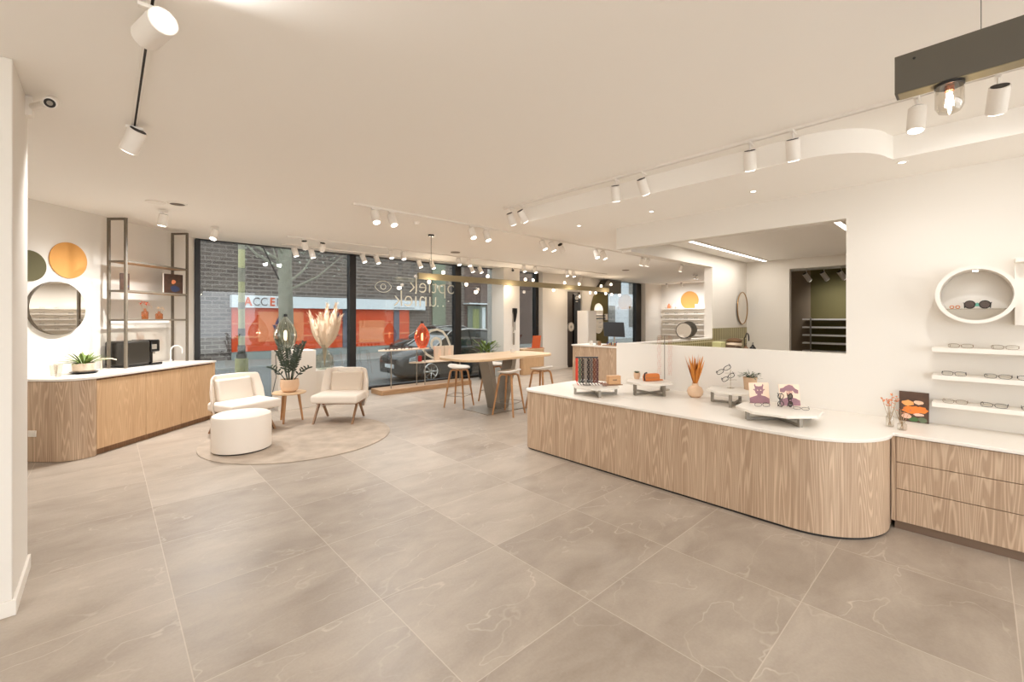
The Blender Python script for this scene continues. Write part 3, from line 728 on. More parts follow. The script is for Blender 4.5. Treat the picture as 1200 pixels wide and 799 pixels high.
obj('rim', B().tube([(.26*math.cos(q), -.02, .31*math.sin(q)) for q in [2*PI*k/40 for k in range(40)]], .01, 8, closed=True), mat('brass', lin(176, 140, 96), .3, .8), om)
def strip(label, y, x0, x1):
    t = thing('ceiling_light_strip', label, 'light', ((x0 + x1)/2, y, 2.72), 0, 'linear lights of the consulting room'); h_ = (x1 - x0)/2
    obj('profile', B().box((-h_, -.035, -.02), (h_, .035, 0)), WHITE, t)
    obj('diffuser', B().box((-h_ + .02, -.028, -.024), (h_ - .02, .028, -.0201)), STRIP, t)
    ld = bpy.data.lights.new('strip_light', 'AREA'); ld.shape = 'RECTANGLE'; ld.size = 1.5*h_; ld.size_y = .06; ld.energy = 10; ld.color = (1, .95, .88)
    lo = bpy.data.objects.new('strip_light', ld); C.objects.link(lo); lo.parent = t; lo.location = (0, 0, -.03)
strip('long glowing linear light across the consulting room ceiling', 2.83, 6.0, 9.3)
strip('linear light at the right end of the opening, only its tip seen', 1.12, 6.0, 8.6)
# olive room: shelves
for k, z in enumerate((1.58, 1.40, 1.22, 1.04, .86)):
    tag(obj('back_room_shelf', B().box((11.72, -.8, z - .02), (11.999, 2.69, z + .015)).box((11.72, 2.69, z - .02), (11.99, 2.80, z + .015)), TRIM),
        'white shelf on the olive wall, %s of the stack of five' % ('topmost', 'second from the top', 'middle', 'fourth from the top', 'lowest')[k], 'shelf', 'white shelves on the olive wall')
tag(obj('shelf_post', B().box((11.70, 2.62, .02), (11.715, 2.65, 1.62)).box((11.70, 2.62, 0), (11.80, 2.65, .02)), GREYM), 'thin upright post at the left end of the white shelves in the olive room', 'post')

# ---------------------------------------------------------------- track lights
BODY = {}
ordw = ['first', 'second', 'third', 'fourth', 'fifth', 'sixth', 'seventh', 'eighth', 'ninth', 'tenth', 'eleventh', 'twelfth']
def spot_head(label, x, y, aim, group, zc=H, watt=1.0, lit=True, r=.038, ln=.115, drop=.09, soft=.045):
    """aim = direction (dx,dy,dz)"""
    t = thing('track_spotlight', label, 'spotlight', (x, y, zc - .02), 0, group)
    a_ = Vector(aim).normalized(); piv = Vector((0, 0, -drop))
    obj('adapter', B().box((-.05, -.014, -.018), (.05, .014, 0)), WHITE, t, bevel=.002)
    obj('stem', B().cyl((0, 0, -.018), tuple(piv), .007, n=10), WHITE, t)
    p0, p1 = piv - a_*ln*.35, piv + a_*ln*.65
    bb = B().cyl(tuple(p0), tuple(p1 - a_*.003), r, n=24); obj('lamp_body', bb, WHITE, t, bevel=.003)
    obj('back_ring', B().cyl(tuple(p0 - a_*.004), tuple(p0 - a_*.0005), r*.85, n=20), DARKIN, t)
    obj('lens', B().cyl(tuple(p1 - a_*.0028), tuple(p1 + a_*.001), r*.8, n=20), LENS if lit else LENSOFF, t)
    ld = bpy.data.lights.new('spot_light', 'SPOT'); ld.energy = SPOT_W*watt; ld.color = WARM; ld.spot_size = 2.5; ld.spot_blend = 1.0; ld.shadow_soft_size = soft
    lo = bpy.data.objects.new('spot_light', ld); C.objects.link(lo); lo.parent = t; lo.location = p1 + a_*.012
    lo.rotation_euler = a_.to_track_quat('-Z', 'Y').to_euler()
    return t
def rail(label, a, b, zc=H, slot=DARKIN):
    a, b = Vector(a), Vector(b); L_ = (b - a).length; rz = math.atan2(b.y - a.y, b.x - a.x)
    t = thing('ceiling_track', label, 'track', (a.x, a.y, zc), rz)
    obj('rail', B().box((0, -.018, -.02), (L_, -.006, 0)).box((0, .006, -.02), (L_, .018, 0)).box((0, -.006, -.008), (L_, .006, 0)), WHITE, t)
    obj('slot', B().box((.01, -.006, -.0095), (L_ - .01, .006, -.0081)), slot, t)
    obj('end_cap', B().box((-.004, -.02, -.022), (0, .02, 0)), WHITE, t)
    return t
GR = mat('slot_grey', lin(150, 140, 128), .6)
rail('long white ceiling track above the rounded counter running to the near beam', (3.70, 4.12, 0), (3.70, -3.4, 0))
t1 = [(4.00, (.6, .05, -1)), (3.80, (.75, -.05, -1)), (2.47, (.36, .16, -1)), (2.17, (.6, -.05, -1)), (1.236, (.42, .12, -1)), (.943, (.42, .05, -1)), (.273, (-.15, .05, -1)), (-.067, (.62, .1, -.85))]
for k, (y, am) in enumerate(t1):
    if k < 6: lb = 'white cylinder spotlight, %s from the far end of the track over the counter' % ordw[k]
    else: lb = 'white spotlight with lit face below the dark beam' if k == 6 else 'large white spotlight seen behind the glass bulb lamp'
    spot_head(lb, 3.70, y, am, 'spotlights on the counter track', watt=.08 if k < 6 else .55, r=.045, ln=.15, drop=.12, soft=.03)
for y in (-1.2, -2.4): spot_head('white cylinder spotlight added as fill on the counter track %s the viewer' % ('just behind' if y > -2 else 'far behind'), 3.70, y, (.3, 0, -1), 'added fill spotlights on the counter track behind the viewer', watt=.3)  # unseen extra heads added as fill light
rail('long thin white ceiling track running across above the bar table', (2.19, 5.18, 0), (11.9, 5.18, 0), slot=GR)
t2 = [(2.47, (.0, -.45, -1)), (2.70, (.1, -.45, -1)), (4.00, (0, -.45, -1)), (4.28, (.1, -.4, -1)), (5.55, (.2, -.4, -1)), (5.78, (.3, -.3, -1)), (6.03, (.8, .2, -.8)), (7.08, (0, -.4, -1)), (7.32, (.2, -.4, -1)), (8.81, (0, .3, -1)), (9.05, (0, .3, -1)), (10.68, (0, .3, -1))]
for k, (x, am) in enumerate(t2):
    spot_head('white spotlight, %s from the left on the long track above the bar table' % ordw[k], x, 5.18, am, 'spotlights on the bar table track', watt=1.7 if k < 2 else .7 if k < 6 else 1.25, r=.05, ln=.16)
rail('thin white ceiling track parallel to the windows behind the beam lamp', (2.24, 8.0, 0), (11.5, 8.0, 0), slot=GR)
t3 = [(2.52, (.3, .5, -1)), (2.82, (.1, .5, -1)), (4.15, (0, -.3, -1)), (4.42, (0, -.3, -1)), (5.8, (0, -.3, -1)), (6.1, (0, -.3, -1)), (7.86, (0, -.3, -1)), (8.27, (0, -.3, -1)), (9.55, (0, -.3, -1)), (9.85, (0, -.3, -1))]
for k, (x, am) in enumerate(t3):
    spot_head('white spotlight, %s from the left on the track parallel to the windows' % ordw[k], x, 8.0, am, 'spotlights on the window side track', watt=1.7 if k < 2 else .85 if k < 6 else 1.3, r=.05, ln=.15)
rail('thin white ceiling track right in front of the shop window', (2.4, 8.92, 0), (7.9, 8.92, 0), slot=GR)
t4 = [2.63, 2.94, 3.98, 4.29, 5.34, 5.69, 6.87, 7.15]
for k, x in enumerate(t4):
    spot_head('small white spotlight, %s from the left close to the shop window' % ordw[k], x, 8.92, (.25, -.35 if k > 1 else -.1, -1), 'spotlights close to the shop window', watt=.4, ln=.17, r=.052)
# left front track with two heads
rail('short white ceiling track at upper left with dark slot', (.147, 2.40, 0), (.147, 4.22, 0))
spot_head('big white spotlight with glowing face at the top left', .147, 2.50, (.25, -1, -.0), 'spotlights on the upper left track', watt=.5, drop=.11, r=.056, ln=.2)
spot_head('white spotlight tilted down at the far end of the upper left track', .147, 4.15, (-.38, .62, -1), 'spotlights on the upper left track', watt=2.0, drop=.08, r=.056, ln=.17)
def single(label, x, y, aim):
    t = spot_head(label, x, y, aim, 'single ceiling spotlights', watt=3.9, drop=.1, r=.05, ln=.15); return t
single('single white ceiling spotlight above the coffee machine', .53, 7.14, (-.15, .1, -1))
single('single white ceiling spotlight left of the shop window top', 1.20, 7.9, (-.35, -.4, -1))
for y in (-1.6, .6):  # unseen heads added around the viewer to brighten the room
    spot_head('white ceiling spotlight added as fill %s the viewer' % ('behind' if y < 0 else 'above'), .147, y, (0, .2, -1), 'added fill spotlights around the viewer', watt=.8)
    spot_head('white ceiling spotlight added as fill %s the viewer on the left' % ('behind' if y < 0 else 'beside'), -1.8, y, (.3, .8, -1), 'added fill spotlights around the viewer', watt=1.5)
# end wall row and olive room row
rail('white ceiling track running towards the orange disc wall', (15.9, 4.6, 0), (15.9, 8.9, 0), slot=GR)
for k, y in enumerate((5.0, 5.9, 6.8, 7.7, 8.3)):
    spot_head('tiny spotlight, %s from the right on the track facing the orange disc wall' % ordw[k], 15.9, y, (.6, 0, -1), 'spotlights facing the end wall', watt=1.1)
for x, y in ((13.2, 6.0), (13.4, 6.0)): spot_head('distant spotlight, %s of the grey pair before the end wall' % ('left' if x < 13.3 else 'right'), x, y, (.3, 0, -1), 'grey pair of distant spotlights', watt=.9)
rail('ceiling track in the olive back room', (11.3, .6, 0), (11.3, 2.75, 0), zc=2.72, slot=GR)
struct('ceiling_back_room', B().box((9.53, -2.2, 2.72), (12.0, 3.35, 2.78)), CEIL)
for k, y in enumerate((2.62, 2.30, 2.0)):
    spot_head('tilted white spotlight in the olive back room, %s from the left' % ordw[k], 11.3, y, (.6, -.5, -1), 'spotlights in the olive back room', zc=2.72, watt=.3, r=.05, ln=.2, drop=.17)
# recessed downlights in lowered ceiling
for k, y in enumerate((3.6, 2.56, 1.49, .42)):
    t = thing('recessed_downlight', 'small recessed downlight in the lowered ceiling, %s from the far end' % ordw[k], 'downlight', (4.55, y, 2.82), 0, 'downlights in the lowered ceiling')
    obj('trim_ring', B().lathe([(.022, -.004), (.036, -.004), (.037, 0)], n=24), WHITE, t)
    obj('lens', B().cyl((0, 0, -.003), (0, 0, -.001), .023, n=20), LENS, t)
    ld = bpy.data.lights.new('downlight_beam', 'SPOT'); ld.energy = 3.5; ld.color = WARM; ld.spot_size = 2.2; ld.spot_blend = 1; ld.shadow_soft_size = .025
    lo = bpy.data.objects.new('downlight_beam', ld); C.objects.link(lo); lo.parent = t; lo.location = (0, 0, -.01)

# ---------------------------------------------------------------- pendant beam lamps
nb = thing('pendant_beam_lamp', 'dark grey suspended beam lamp with a glass bulb at the upper right corner', 'lamp', (2.4, .245, 2.53))
obj('beam', B().box((0, -3.2, 0), (.075, 0, .155)), BEAM, nb, bevel=.0015)
obj('underside', B().box((.004, -3.19, -.003), (.071, -.01, 0)), BEAMO, nb)
obj('screw', B().cyl((-.002, -.06, .125), (.001, -.06, .125), .005, n=12), BLACKP, nb)
obj('suspension_wire', B().cyl((.037, -.245, .155), (.037, -.245, .465), .0012, n=6), BLACKP, nb)
def jar_bulb(parent, x, y, z, r=.042, h=.12, up=False, fancy=True):
    s_ = 1 if up else -1
    sk = obj('socket', B().cyl((x, y, z), (x, y, z + s_*.012), r*1.05, n=20), BLACKP, parent)
    if fancy:
        prof = [(r*.95, -.012), (r, -.03), (r, -h*.75), (r*.75, -h*.93), (r*.3, -h), (.001, -h)]
        obj('bulb_glass', B().lathe([(a_, q if not up else -q) for a_, q in prof], c=(x, y, z), n=24), GLASSC, sk)
        obj('copper_cap', B().cyl((x, y, z - .012), (x, y, z - .03), .014, n=16), mat('copper', lin(190, 110, 70), .3, .8), sk)
        b = B()
        for k in range(4):
            q = k*PI/2; b.tube([(x + .006*math.cos(q), y + .006*math.sin(q), z - .035), (x + .012*math.cos(q), y + .012*math.sin(q), z - .09)], .0018, 6)
        obj('filament', b, FILA, sk)
    else:
        obj('bulb_glass', B().ball((x, y, z + s_*.05), .04, (1, 1, 1.25), 12), BULB, sk)
    return sk
jar_bulb(nb, .037, -.16, -.003)
fb = thing('pendant_beam_lamp', 'long khaki suspended beam lamp with round bulbs hanging before the windows', 'lamp', (5.2, 8.70, 2.5))
obj('beam', B().box((0, 0, 0), (7.45, .08, .14)), BEAMO, fb, bevel=.002)
for x in (5.494, 6.57, 7.954, 9.826, 11.63, 11.93, 12.5): jar_bulb(fb, x - 5.2, .04, 0, fancy=False)
for x in (5.883, 7.262, 8.637, 8.947, 10.338, 11.05, 12.24): jar_bulb(fb, x - 5.2, .04, .14, up=True, fancy=False)
for x in (.3, 3.7, 7.2): obj('suspension_wire', B().cyl((x, .04, .14), (x, .04, .5), .003, n=6), BLACKP, fb)
for x in (5.5, 8, 10.5, 12.4):
    ld = bpy.data.lights.new('bulb_light', 'POINT'); ld.energy = 5; ld.color = (1, .82, .62); ld.shadow_soft_size = .05
    lo = bpy.data.objects.new('bulb_light', ld); C.objects.link(lo); lo.parent = fb; lo.location = (x - 5.2, -.12, -.12)
dk = thing('ceiling_duct', 'olive grey box with slanted end under the ceiling above the tall olive panel', 'duct', (12.66, 9.0, 2.5))
obj('casing', B().slab([(0, 0), (1.18, 0), (1.18, .46), (.33, .46), (0, .14)], (0, 0, 0), (1, 0, 0), (0, 0, 1), -.3), BEAM, dk)
for x in (.5, 1.0): jar_bulb(dk, x, -.05, -.0, fancy=False)
jar_bulb(dk, .45, -.06, .25, up=True, fancy=False)

# ceiling fittings
v = thing('ceiling_vent', 'round dark ceiling grille beside a white blank plate at upper left', 'vent', (.63, 6.66, H))
obj('grille', B().cyl((0, 0, -.012), (0, 0, 0), .075, n=28), mat('grille_grey', lin(110, 100, 90), .7, var=.4, vscale=90), v)
obj('collar', B().lathe([(.076, -.014), (.1, -.006), (.102, 0)], n=28), WHITE, v)
obj('blank_plate', B().cyl((-.2, .1, -.008), (-.2, .1, 0), .10, n=28), WHITE, v)
for x, y, lb in ((5.4, 8.02 - .45, 'flat grey oval ceiling grille in front of the windows'), (11.0, 7.0, 'flat grey ceiling grille above the reception desk')):
    tag(obj('ceiling_grille', B().cyl((x, y, H - .012), (x, y, H), .1, n=24), mat('grille_grey2', lin(140, 128, 114), .7)), lb, 'vent')
tag(obj('smoke_detector', B().lathe([(.001, -.035), (.03, -.035), (.045, -.012), (.05, 0)], c=(3.3, 5.6, H), n=24), WHITE), 'small round white smoke detector on the ceiling over the seating area', 'detector')
cm = thing('security_camera', 'white bullet security camera with dark lens on the foreground pillar', 'camera', (-.372, 4.12, 2.93))
obj('bracket', B().box((0, -.07, -.06), (.03, .0, .06)).cyl((.02, -.035, 0), (.09, -.16, .0), .022, n=14), WHITE, cm)
d_ = Vector((-.02, -.75, -.35)).normalized(); q0 = Vector((.12, -.22, .0))
obj('camera_body', B().cyl(tuple(q0 - d_*.09), tuple(q0 + d_*.05), .034, n=24), WHITE, cm, bevel=.004)
obj('lens', B().cyl(tuple(q0 + d_*.05), tuple(q0 + d_*.054), .026, n=24), DARKIN, cm)
obj('lens_glass', B().cyl(tuple(q0 + d_*.054), tuple(q0 + d_*.056), .014, n=16), GREYM, cm)
tag(obj('ceiling_sensor', B().ball((8.25, 8.84, 2.93), .035, n=12).cyl((8.25, 8.84, 2.93), (8.25, 8.87, 2.99), .008), BLACKP), 'small black round sensor at the top of the white column', 'sensor')
rs = thing('ceiling_rose_cable', 'black ceiling rose with a thin dark cable hanging above the bar table', 'cable', (3.98, 6.27, H))
obj('ceiling_rose', B().cyl((0, 0, -.03), (0, 0, 0), .05, n=20), BLACKP, rs); obj('cable', B().cyl((0, 0, -.5), (0, 0, -.03), .004, n=8), BLACKP, rs)
obj('weight', B().cyl((0, 0, -.53), (0, 0, -.5), .012, n=10), WHITE, rs)

# ---------------------------------------------------------------- left cabinet (local frame: x along, y to the wall)
def lth(name, label, cat, s, o, z=0, drz=0, group=None):
    p = LW(s, o, z); return thing(name, label, cat, tuple(p), RZL + drz, group)
rc = lth('rounded_cabinet_end', 'rounded veneered end of the left cabinet reaching down to the floor', 'cabinet', 0, 0)
rp = [(-.008, .0)] + [(x, y) for x, y in arc(-.0, .25, .25, 270, 180, 14)] + [(-.25, .78), (-.008, .78)]
obj('body', B().prism(rp, .004, .895), OAK, rc)
obj('wall_socket', B().box((-.262, .435, .285), (-.25, .525, .355)), TRIM, rc, bevel=.003)
kc = lth('low_kitchen_cabinet', 'honey ash cabinet with three flat doors under the coffee machine', 'cabinet', 0, 0)
obj('plinth', B().box((.0, .05, 0), (1.86, .7, .07)), LEGD, kc)
obj('body', B().box((.0, .02, .07), (1.86, .78, .872)), OAK2, kc)
obj('grip_shadow_strip', B().box((.0, .035, .872), (1.86, .7, .898)), LEGD, kc)  # grip recess, its shadow put in as a dark wood strip
for x0, x1 in ((.004, .650), (.655, 1.223), (1.228, 1.84)): obj('door', B().box((x0, 0, .075), (x1, .02, .875)), OAK2, kc, bevel=.0015)
obj('end_panel', B().box((1.845, -.002, 0), (1.90, .78, .898)), OAK2, kc)
wl = obj('kitchen_worktop', B().prism([(-.0, -.01)] + arc(0, .25, .262, 270, 180, 14) + [(-.262, .785), (1.915, .785), (1.915, -.012)], .9, .925), SOLID, bevel=.003)
place(wl, tuple(LW(0, 0)), RZL); tag(wl, 'white worktop with rounded end on the left cabinet', 'worktop')
# ladder shelf
lf = lth('ladder_shelf_unit', 'open taupe metal shelf unit standing on the left worktop', 'shelf', 0, 0, .925)
zt_ = 2.96 - .925; q = .014
for sx in (.8, 1.85):
    for oy in (.42, .66): obj('post', B().box((sx - q, oy - q, 0), (sx + q, oy + q, zt_)), TAUPE, lf)
    obj('top_rail', B().box((sx - q, .42 + q, zt_ - 2*q), (sx + q, .66 - q, zt_)), TAUPE, lf)
for z in (1.59, 1.985, 2.385):
    zz = z - .925
    for sx in (.8, 1.85): obj('side_rail', B().box((sx - q*.9, .42 + q, zz - .026), (sx + q*.9, .66 - q, zz)), TAUPE, lf)
    obj('shelf_board', B().box((.8 + q, .41, zz - .022), (1.85 - q, .665, zz)), OAKP if z > 1.7 else GLASSC, lf)
    obj('front_rail', B().box((.8 + q, .405, zz - .024), (1.85 - q, .412, zz + .001)), TAUPE, lf)
# shelf decoration
def frame_pic(label, s, o, z, w_, h_, drz, wf=True):
    t = lth('picture_frame', label, 'picture', s, o, z, drz)
    obj('print', B().box((-w_/2, 0, .005), (w_/2, .008, h_)), mat('photo_print', lin(74, 52, 40), .4, var=.9, vscale=16), t)
    if wf: obj('frame_border', B().box((-w_/2 - .012, -.002, 0), (-w_/2, .012, h_ + .005)).box((w_/2, -.002, 0), (w_/2 + .012, .012, h_ + .005)), WHITE, t)
    obj('photo_motif', B().slab(blob(0, h_*.6, w_*.12, 12, 11), (0, -.001, 0), (1, 0, 0), (0, 0, 1), .001), ORFL, t)
    obj('photo_motif', B().slab(blob(.02, h_*.25, w_*.25, 12, 12, .7), (0, -.001, 0), (1, 0, 0), (0, 0, 1), .001), mat('navy_motif', lin(50, 60, 92), .5), t)
    return t
frame_pic('small dark photo leaning at the left end of the middle shelf', .93, .56, 1.985, .12, .24, -.2, wf=False)
frame_pic('large dark photo with white side edges at the right of the middle shelf', 1.68, .50, 1.985, .27, .30, -.35)
def fl_red(fb, tips):
    for t in tips:
        for k in range(4): fb.leaf(t*(1 - .05*k), (random.uniform(-1, 1), random.uniform(-1, 1), .4), .035, .022)
REDF = mat('coral_red_petal', lin(222, 96, 62), .7); CRF = mat('cream_petal', lin(240, 214, 178), .7)
def lvase(*a_, s=0, o=0, z=0, **k): p = LW(s, o, z); return stem_vase(a_[0], a_[1], tuple(p), *a_[2:], **k)
lvase('amber_bottle_vase', 'slim amber bottle with coral dried flowers on the lit shelf', .04, .15, GLASSA, 5, fl_red, REDF, .28, s=1.20, o=.52, z=1.591, neck=.4, spread=.35)
lvase('amber_jar_vase', 'short amber jar with cream flowers right of the amber bottle', .046, .11, GLASSA, 5, fl_red, CRF, .2, s=1.44, o=.52, z=1.591, neck=.4, spread=.6)
sl = lth('shelf_light_bar', 'glowing light bar under the lowest shelf board on the wall', 'light', 1.32, .70, 1.565)
obj('bar', B().box((-.50, -.01, -.03), (.5, .01, 0)), emit('shelf_glow', (1, .9, .78, 1), .9), sl)
# coffee machine
km = lth('coffee_machine', 'black automatic coffee machine on the left worktop', 'coffee machine', 1.13, .52, .926, -.04)
obj('casing', B().box((-.30, -.10, .02), (.06, .24, .36)), mat('dark_olive_casing', lin(42, 38, 32), .3), km, bevel=.03, seg=3)
obj('front_block', B().box((.06, -.11, .19), (.20, .22, .365)), BGLOSS, km, bevel=.015)
obj('front_panel', B().box((.06, -.09, .03), (.10, .22, .19)), BGLOSS, km)
obj('spout', B().box((.16, -.02, .15), (.215, .10, .30)), CHROME, km, bevel=.01)
obj('display', B().box((.065, -.115, .23), (.14, -.109, .30)), GREYM, km)
obj('drip_tray', B().box((.06, -.115, 0), (.24, .22, .035)), BLACKP, km, bevel=.01)
obj('drip_grid', B().box((.065, -.118, .035), (.235, .215, .042)), CHROME, km)
obj('foot', B().box((-.28, -.09, 0), (.05, .22, .02)), BLACKP, km)
obj('glass_cup', B().lathe([(.03, .042), (.036, .06), (.038, .13)], c=(.17, .03, 0), n=20, cap0=True), GLASSC, km)
def tap(label, s, o, h, r, drz, m):
    t = lth('arched_tap', label, 'tap', s, o, .926, drz)
    obj('spout', B().tube([(0, 0, 0), (0, 0, h)] + [(r - r*math.cos(a_), 0, h + r*math.sin(a_)) for a_ in [PI*k/12 for k in range(1, 13)]] + [(2*r, 0, h - .05)], .011, 10), m, t)
    obj('base', B().cyl((0, 0, 0), (0, 0, .03), .02, n=16), m, t); return t
tap('white arched kitchen tap near the window end of the worktop', 1.72, .58, .17, .075, -.6, WHITE)
tp = lth('slender_tap', 'slender pale tap with long level spout behind the potted plant', 'tap', .60, .56, .926, -.9)
obj('spout', B().tube([(0, 0, 0), (0, 0, .135), (.02, 0, .145), (.10, 0, .145), (.15, 0, .125)], .007, 8), CERW, tp)
obj('spout', B().tube([(-.09, .0, 0), (-.09, 0, .145), (.02, 0, .147)], .006, 8), CERW, tp)
# potted plant
ap = lth('potted_aloe', 'spiky green potted plant in a cream bowl on a dark saucer', 'plant', .27, .44, .926)
obj('saucer', B().lathe([(.001, 0), (.10, .0), (.135, .018), (.13, .022), (.10, .012)], n=32), BLACKP, ap)
obj('pot', B().lathe([(.085, .014), (.105, .04), (.108, .125), (.1, .126), (.098, .1)], n=32, cap0=True), CERW, ap)
obj('soil', B().cyl((0, 0, .1), (0, 0, .112), .098, n=24), SOIL, ap)
b = B()
for k in range(42):
    a_ = k*2.399; el = .35 + 1.6*random.random(); b.leaf((math.cos(a_)*.03, math.sin(a_)*.03, .11), (math.cos(a_), math.sin(a_), el), random.uniform(.16, .29), .024, bend=.3, seg=5)
obj('foliage', b, LEAF2, ap)
for k, (s_, o_, lb) in enumerate(((-.06, .40, 'tilted clear glass carafe at the left end of the worktop'), (.05, .58, 'clear drinking glass beside the carafe on the left worktop'))):
    t = lth('drinking_glass' if k else 'glass_carafe', lb, 'glass', s_, o_, .926)
    obj('glass_body', B().lathe([(.026, 0), (.03, .05), (.04, .12 + .03*(1 - k))], n=20, cap0=True), GLASSC, t)
# wall discs and mirror
def wdisc(name, label, cat, s, z, r, m, th=.012):
    t = lth(name, label, cat, s, OW - .001, z)
    o = obj('disc', B().slab(arc(0, 0, r, 0, 354.4, 63), (0, -th, 0), (1, 0, 0), (0, 0, 1), -th if False else -.001), m, t)
    return t
def ldisc(name, label, cat, s, z, r, m, th=.012, rimm=None):
    b = B().cyl((0, -th, 0), (0, 0, 0), r, n=64)
    t = lth(name, label, cat, s, OW - .002, z)
    obj('disc', b, m, t, smooth=30)
    if rimm: obj('rim', B().cyl((0, -th + .004, 0), (0, 0, 0), r + .004, n=64), rimm, t)
    return t
ldisc('wall_disc', 'ochre orange round wall disc above the round mirror at left', 'wall decoration', .407, 2.334, .225, ORANGE)
ldisc('wall_disc', 'dark olive round wall disc half hidden by the pillar', 'wall decoration', -.03, 2.215, .18, OLIVED)
ldisc('round_mirror', 'large round mirror on the left wall below the ochre disc', 'mirror', .261, 1.726, .322, MIRROR, th=.045, rimm=TAUPE)

# ---------------------------------------------------------------- seating area
rug = obj('round_rug', B().lathe([(0.001, .012), (1.14, .012), (1.155, .008), (1.155, 0)], n=96), RUGM)
place(rug, (1.935, 6.28, .001)); tag(rug, 'large round ivory rug under the lounge chairs', 'rug')
zr = .014
pf = thing('pouf', 'white cylindrical upholstered pouf at the front of the rug', 'pouf', (1.21, 6.14, zr))
obj('cushion', B().lathe([(.001, .012), (.30, .012), (.318, .02), (.318, .395), (.308, .422), (.28, .435), (.001, .438)], n=64), FABRIC, pf)
obj('base', B().cyl((0, 0, 0), (0, 0, .012), .29, n=40), BLACKP, pf)
def lounge(label, loc, rz, fab):
    # local: front is -y, width along x
    t = thing('lounge_chair', label, 'armchair', loc, rz, 'lounge chairs on the rug')
    W = .35
    obj('seat', B().box((-W, -.34, .31), (W, .26, .435)), FABRIC, t, bevel=.035, seg=4)
    # back shell: wide at the top, wings bend forward
    b = B(); rows = [(.22, .22, .33), (.27, .30, .37), (.31, .55, .385), (.33, .79, .36)]
    prev = None
    sh = B()
    def ringrow(y, z, hw, th):
        pts = []
        n_ = 14
        for i in range(n_ + 1):
            u = -1 + 2*i/n_; x = u*hw; f = -.17*max(0, abs(u) - .62)/.38*(1 if abs(u) > .62 else 0)
            pts.append((x, y + f, z))
        back = [(x*1.0, y2 + th, z_) for x, y2, z_ in pts[::-1]]
        return [sh.bm.verts.new(p) for p in pts + back]
    R_ = [ringrow(.20, .20, .33, .05), ringrow(.235, .36, .372, .055), ringrow(.28, .56, .365, .055), ringrow(.325, .75, .33, .05), ringrow(.335, .785, .31, .035)]
    for A, D in zip(R_, R_[1:]):
        k = len(A)
        for i in range(k):
            j = (i+1) % k; sh.bm.faces.new((A[i], A[j], D[j], D[i]))
    sh.bm.faces.new(R_[0][::-1]); sh.bm.faces.new(R_[-1])
    obj('backrest', sh, FABRIC, t, bevel=.012, seg=2, smooth=60)
    cu = B().box((-.25, .0, 0), (.25, .09, .33))
    c = obj('back_cushion', cu, fab, t, bevel=.035, seg=4); c.location = (0, .145, .415); c.rotation_euler = (-.22, 0, 0)
    obj('frame', B().box((-.31, -.22, .285), (.31, .22, .31)), LEGD, t)
    for sx in (-1, 1):
        x = sx*.29
        for y0, y1 in ((-.06, -.30), (.02, .25)):
            b = B(); b.slab([(0, 0), (.06, 0), (.028, 1), (0, 1)] if False else [(-.03, 0), (.035, 0), (.018, 1), (-.018, 1)], (x - .014, y0, .30), (0, 1, 0), (0, (y1 - y0), -.30 + .001), .028)
            obj('leg', b, LEGD, t, bevel=.003)
    return t
lounge('cream lounge chair behind the pouf, turned towards the side table', (1.42, 7.10, zr), math.radians(20), FABRIC)
lounge('cream lounge chair with grey back cushion right of the side table', (2.70, 6.82, zr), math.radians(-42), FABRIC2)
st = thing('side_table', 'small round wooden side table between the lounge chairs', 'side table', (2.06, 7.26, zr + .002))
obj('table_top', B().lathe([(.001, .43), (.225, .43), (.24, .437), (.24, .452), (.001, .452)], n=48), OAKX, st)
for k in range(3):
    a_ = math.radians(-130 + 120*k); obj('leg', B().cyl((.19*math.cos(a_), .19*math.sin(a_), 0), (.13*math.cos(a_), .13*math.sin(a_), .43), .014, .022, n=14), LEGW, st)
zz_ = thing('zz_plant', 'dark green feathery-leaved plant in a sand pot on the side table', 'plant', (2.07, 7.27, .469))
obj('pot', B().lathe([(.075, 0), (.115, .03), (.135, .10), (.13, .195), (.123, .197), (.118, .17)], n=40, cap0=True), CERAM, zz_)
obj('soil', B().cyl((0, 0, .16), (0, 0, .172), .118, n=24), SOIL, zz_)
Rv = Vector((.733, -.681, 0)); Fv = Vector((.681, .733, 0))
stemsd = [(-.48, .05, .82), (-.42, -.1, .62), (-.12, .1, .66), (.30, 0, .72), (.52, .05, .78), (.38, -.15, .52), (-.7, -.2, .34), (.75, .1, .32), (0, -.25, .44), (.1, .3, .58)]
for k, (sx, sy, L_) in enumerate(stemsd):
    L_ *= .88; b = B(); top = Rv*sx*.42 + Fv*sy*.42 + Vector((0, 0, L_ - .05)); base = Rv*sx*.05 + Fv*sy*.05 + Vector((0, 0, .14))
    pts = [base.lerp(top + Vector((0, 0, .14)), u) + Vector((0, 0, .06*math.sin(PI*u))) for u in [i/10 for i in range(11)]]
    b.tube([tuple(p) for p in pts], [.008 - .0005*i for i in range(11)], 6)
    nl = int(L_*19)
    for i in range(nl):
        u = .32 + .68*i/nl; p = pts[0].lerp(pts[-1], u) + Vector((0, 0, .06*math.sin(PI*u)))
        d = (pts[-1] - pts[0]).normalized()
        for sd in (-1, 1): b.leaf(p, d*.7 + Rv*sd*.8 + Fv*random.uniform(-.4, .4), .08*(1.15 - .4*u), .027, up=Fv*-1 + Vector((0, 0, .3)), bend=.1, seg=3)
    obj('leaf_stem', b, LEAF, zz_)
